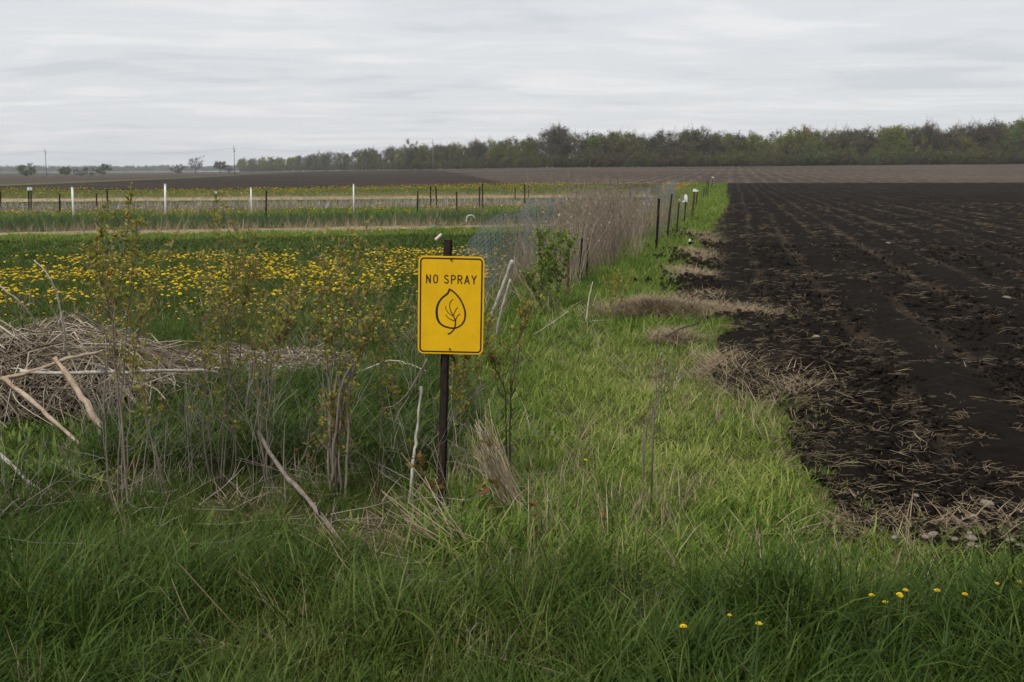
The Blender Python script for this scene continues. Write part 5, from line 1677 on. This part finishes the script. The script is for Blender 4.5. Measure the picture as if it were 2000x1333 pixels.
M['lone_green'] = leafy('lone_tree_leaf', [(0.0, (0.065, 0.09, 0.035)), (0.5, (0.095, 0.14, 0.045)), (1.0, (0.14, 0.185, 0.06))], 0.3, 0.8, 0.1, inst=False)
M['lone_dull'] = leafy('lone_tree_dull_leaf', [(0.0, (0.075, 0.068, 0.058)), (0.6, (0.10, 0.10, 0.066)), (1.0, (0.13, 0.135, 0.07))], 0.3, 0.8, 0.1, inst=False)
M['lone_yel'] = leafy('lone_tree_yellow_leaf', [(0.0, (0.09, 0.085, 0.035)), (0.5, (0.16, 0.15, 0.045)), (1.0, (0.24, 0.21, 0.07))], 0.3, 0.8, 0.1, inst=False)
for a in (('lone_tree', 'round green tree at the far left, left of the first utility pole', 65, 316, 346, 640, 'bush', 1.6, M['lone_green'], 3001),
          ('lone_tree', 'small green tree just right of the first utility pole', 139, 320, 345, 640, 'bush', 1.3, M['lone_green'], 3002),
          ('lone_tree', 'low dull bushy tree right of the small green tree', 166, 324, 345, 650, 'bushbare', 1.6, M['lone_dull'], 3003),
          ('lone_tree', 'low dull tree left of the dark green round one', 186, 323, 345, 660, 'bushbare', 1.5, M['lone_dull'], 3004),
          ('lone_tree', 'dark green round tree at the right end of the small clump', 213, 318, 344, 640, 'bush', 1.6, M['lone_green'], 3005),
          ('lone_tree', 'dull low tree left of the spreading bare tree', 356, 318, 341, 760, 'bushbare', 1.7, M['lone_dull'], 3006),
          ('lone_tree', 'spreading bare tree midway along the left horizon', 391, 305, 341, 760, 'bare', 1.4, M['lone_dull'], 3007),
          ('lone_tree', 'half leafed tree left of the second utility pole', 438, 313, 340, 800, 'half', 1.6, M['lone_dull'], 3008),
          ('lone_tree', 'low bush at the left foot of the second utility pole', 455, 320, 339, 800, 'bushbare', 1.3, M['lone_dull'], 3009),
          ('edge_tree', 'bright green tree top standing above the wood', 1356, 243, 327, 388, 'bush', 0.6, M['lone_green'], 3010),
          ('edge_tree', 'tall grey bare tree rising highest at the left part of the wood', 1083, 243, 328, 384, 'bare', 0.95, M['lone_dull'], 3011),
          ('edge_tree', 'yellowish tree within the right part of the wood', 1790, 258, 322, 360, 'bush', 0.7, M['lone_yel'], 3012),
          ('edge_tree', 'yellow green tree left of the tall tree at the right edge', 1872, 256, 322, 358, 'bush', 0.62, M['lone_yel'], 3013),
          ('edge_tree', 'tall green tree at the right edge of the picture', 1978, 228, 321, 354, 'bush', 0.85, M['lone_green'], 3014),
          ('edge_tree', 'pale bare tree with fine twigs beside the third utility pole', 806, 270, 332, 555, 'bare', 0.9, M['lone_dull'], 3015),
          ('edge_tree', 'pale leafing tree rising above the wood right of the bright green one', 1560, 243, 325, 372, 'half', 0.8, M['lone_yel'], 3016),
          ('edge_tree', 'rounded fresh green tree low in the middle of the wood', 1575, 262, 324, 362, 'bush', 0.8, M['lone_green'], 3017),
          ('edge_tree', 'small rounded grey green tree at the foot of the wood', 1695, 284, 323, 352, 'bush', 0.85, M['lone_green'], 3018)):
    lone_tree(*a)


# ------------------------------------------------------------------ utility poles and cables
tops = []
for px, yt, yb, D, lab in ((103, 290, 338, 520, 'wooden utility pole at the far left behind the round green tree'), (466, 284, 337, 470, 'wooden utility pole at the left end of the wood'), (848, 272, 333, 415, 'pale utility pole standing in front of the wood')):
    X0 = (px - 1000) / 2000 * D
    z0 = tz(X0, D)
    zt = at(px, yt, D)[2]
    rt = empty('utility_pole', (X0, D, z0), lab, 'utility pole', 'utility poles along the far road')
    H = zt - z0
    mb = MB()
    mb.tube(np.array([(0, 0, -0.5), (0, 0, H * 0.5), (0, 0, H)]), [0.17, 0.15, 0.11], 8)
    mb.build('pole', M['pole'], rt)
    mb = MB()
    mb.box((0, -0.16, H - 1.6), (2.0, 0.12, 0.14))
    mb.build('crossarm', M['pole'], rt, smooth=False)
    for ix in (-0.85, 0.85):
        mb = MB()
        mb.tube(np.array([(ix, -0.16, H - 1.53), (ix, -0.16, H - 1.25)]), [0.07, 0.05], 6)
        mb.build('insulator', M['white'], rt)
    mb = MB()
    mb.tube(np.array([(0.28, 0, H - 3.0), (0.28, 0, H - 2.1)]), 0.2, 8)
    mb.build('transformer', M['pole'], rt)
    tops.append(np.array([X0, D, z0 + H - 1.25]))
tops.insert(0, tops[0] + np.array([-95.0, 20, 0]))
for k in range(len(tops) - 1):
    a, b = tops[k], tops[k + 1]
    p = np.array([a + (b - a) * t - np.array([0, 0, 2.2 * 4 * t * (1 - t)]) for t in np.linspace(0, 1, 13)])
    mb = MB()
    mb.tube(p - a, 0.022, 4, 0, None, False)
    tag(mb.build('power_cable', M['cable'], None, tuple(a)), ('thin cable leaving the first utility pole to the left', 'thin sagging cable between the first and second utility poles', 'thin cable between the second and third utility poles')[k], 'cable')

# ------------------------------------------------------------------ air
hz = MB()
hz.box((0, 0, 24), (7600, 7600, 56))
hm, hn, hl, ho = new_mat('thin_haze')
pv = hn.new('ShaderNodeVolumePrincipled')
pv.inputs['Color'].default_value = (0.86, 0.90, 0.96, 1)
pv.inputs['Density'].default_value = 0.00016
pv.inputs['Anisotropy'].default_value = 0.2
hl.new(pv.outputs[0], ho.inputs['Volume'])
tag(hz.build('haze', hm, smooth=False), 'thin pale air haze over the fields', 'haze', kind='stuff')
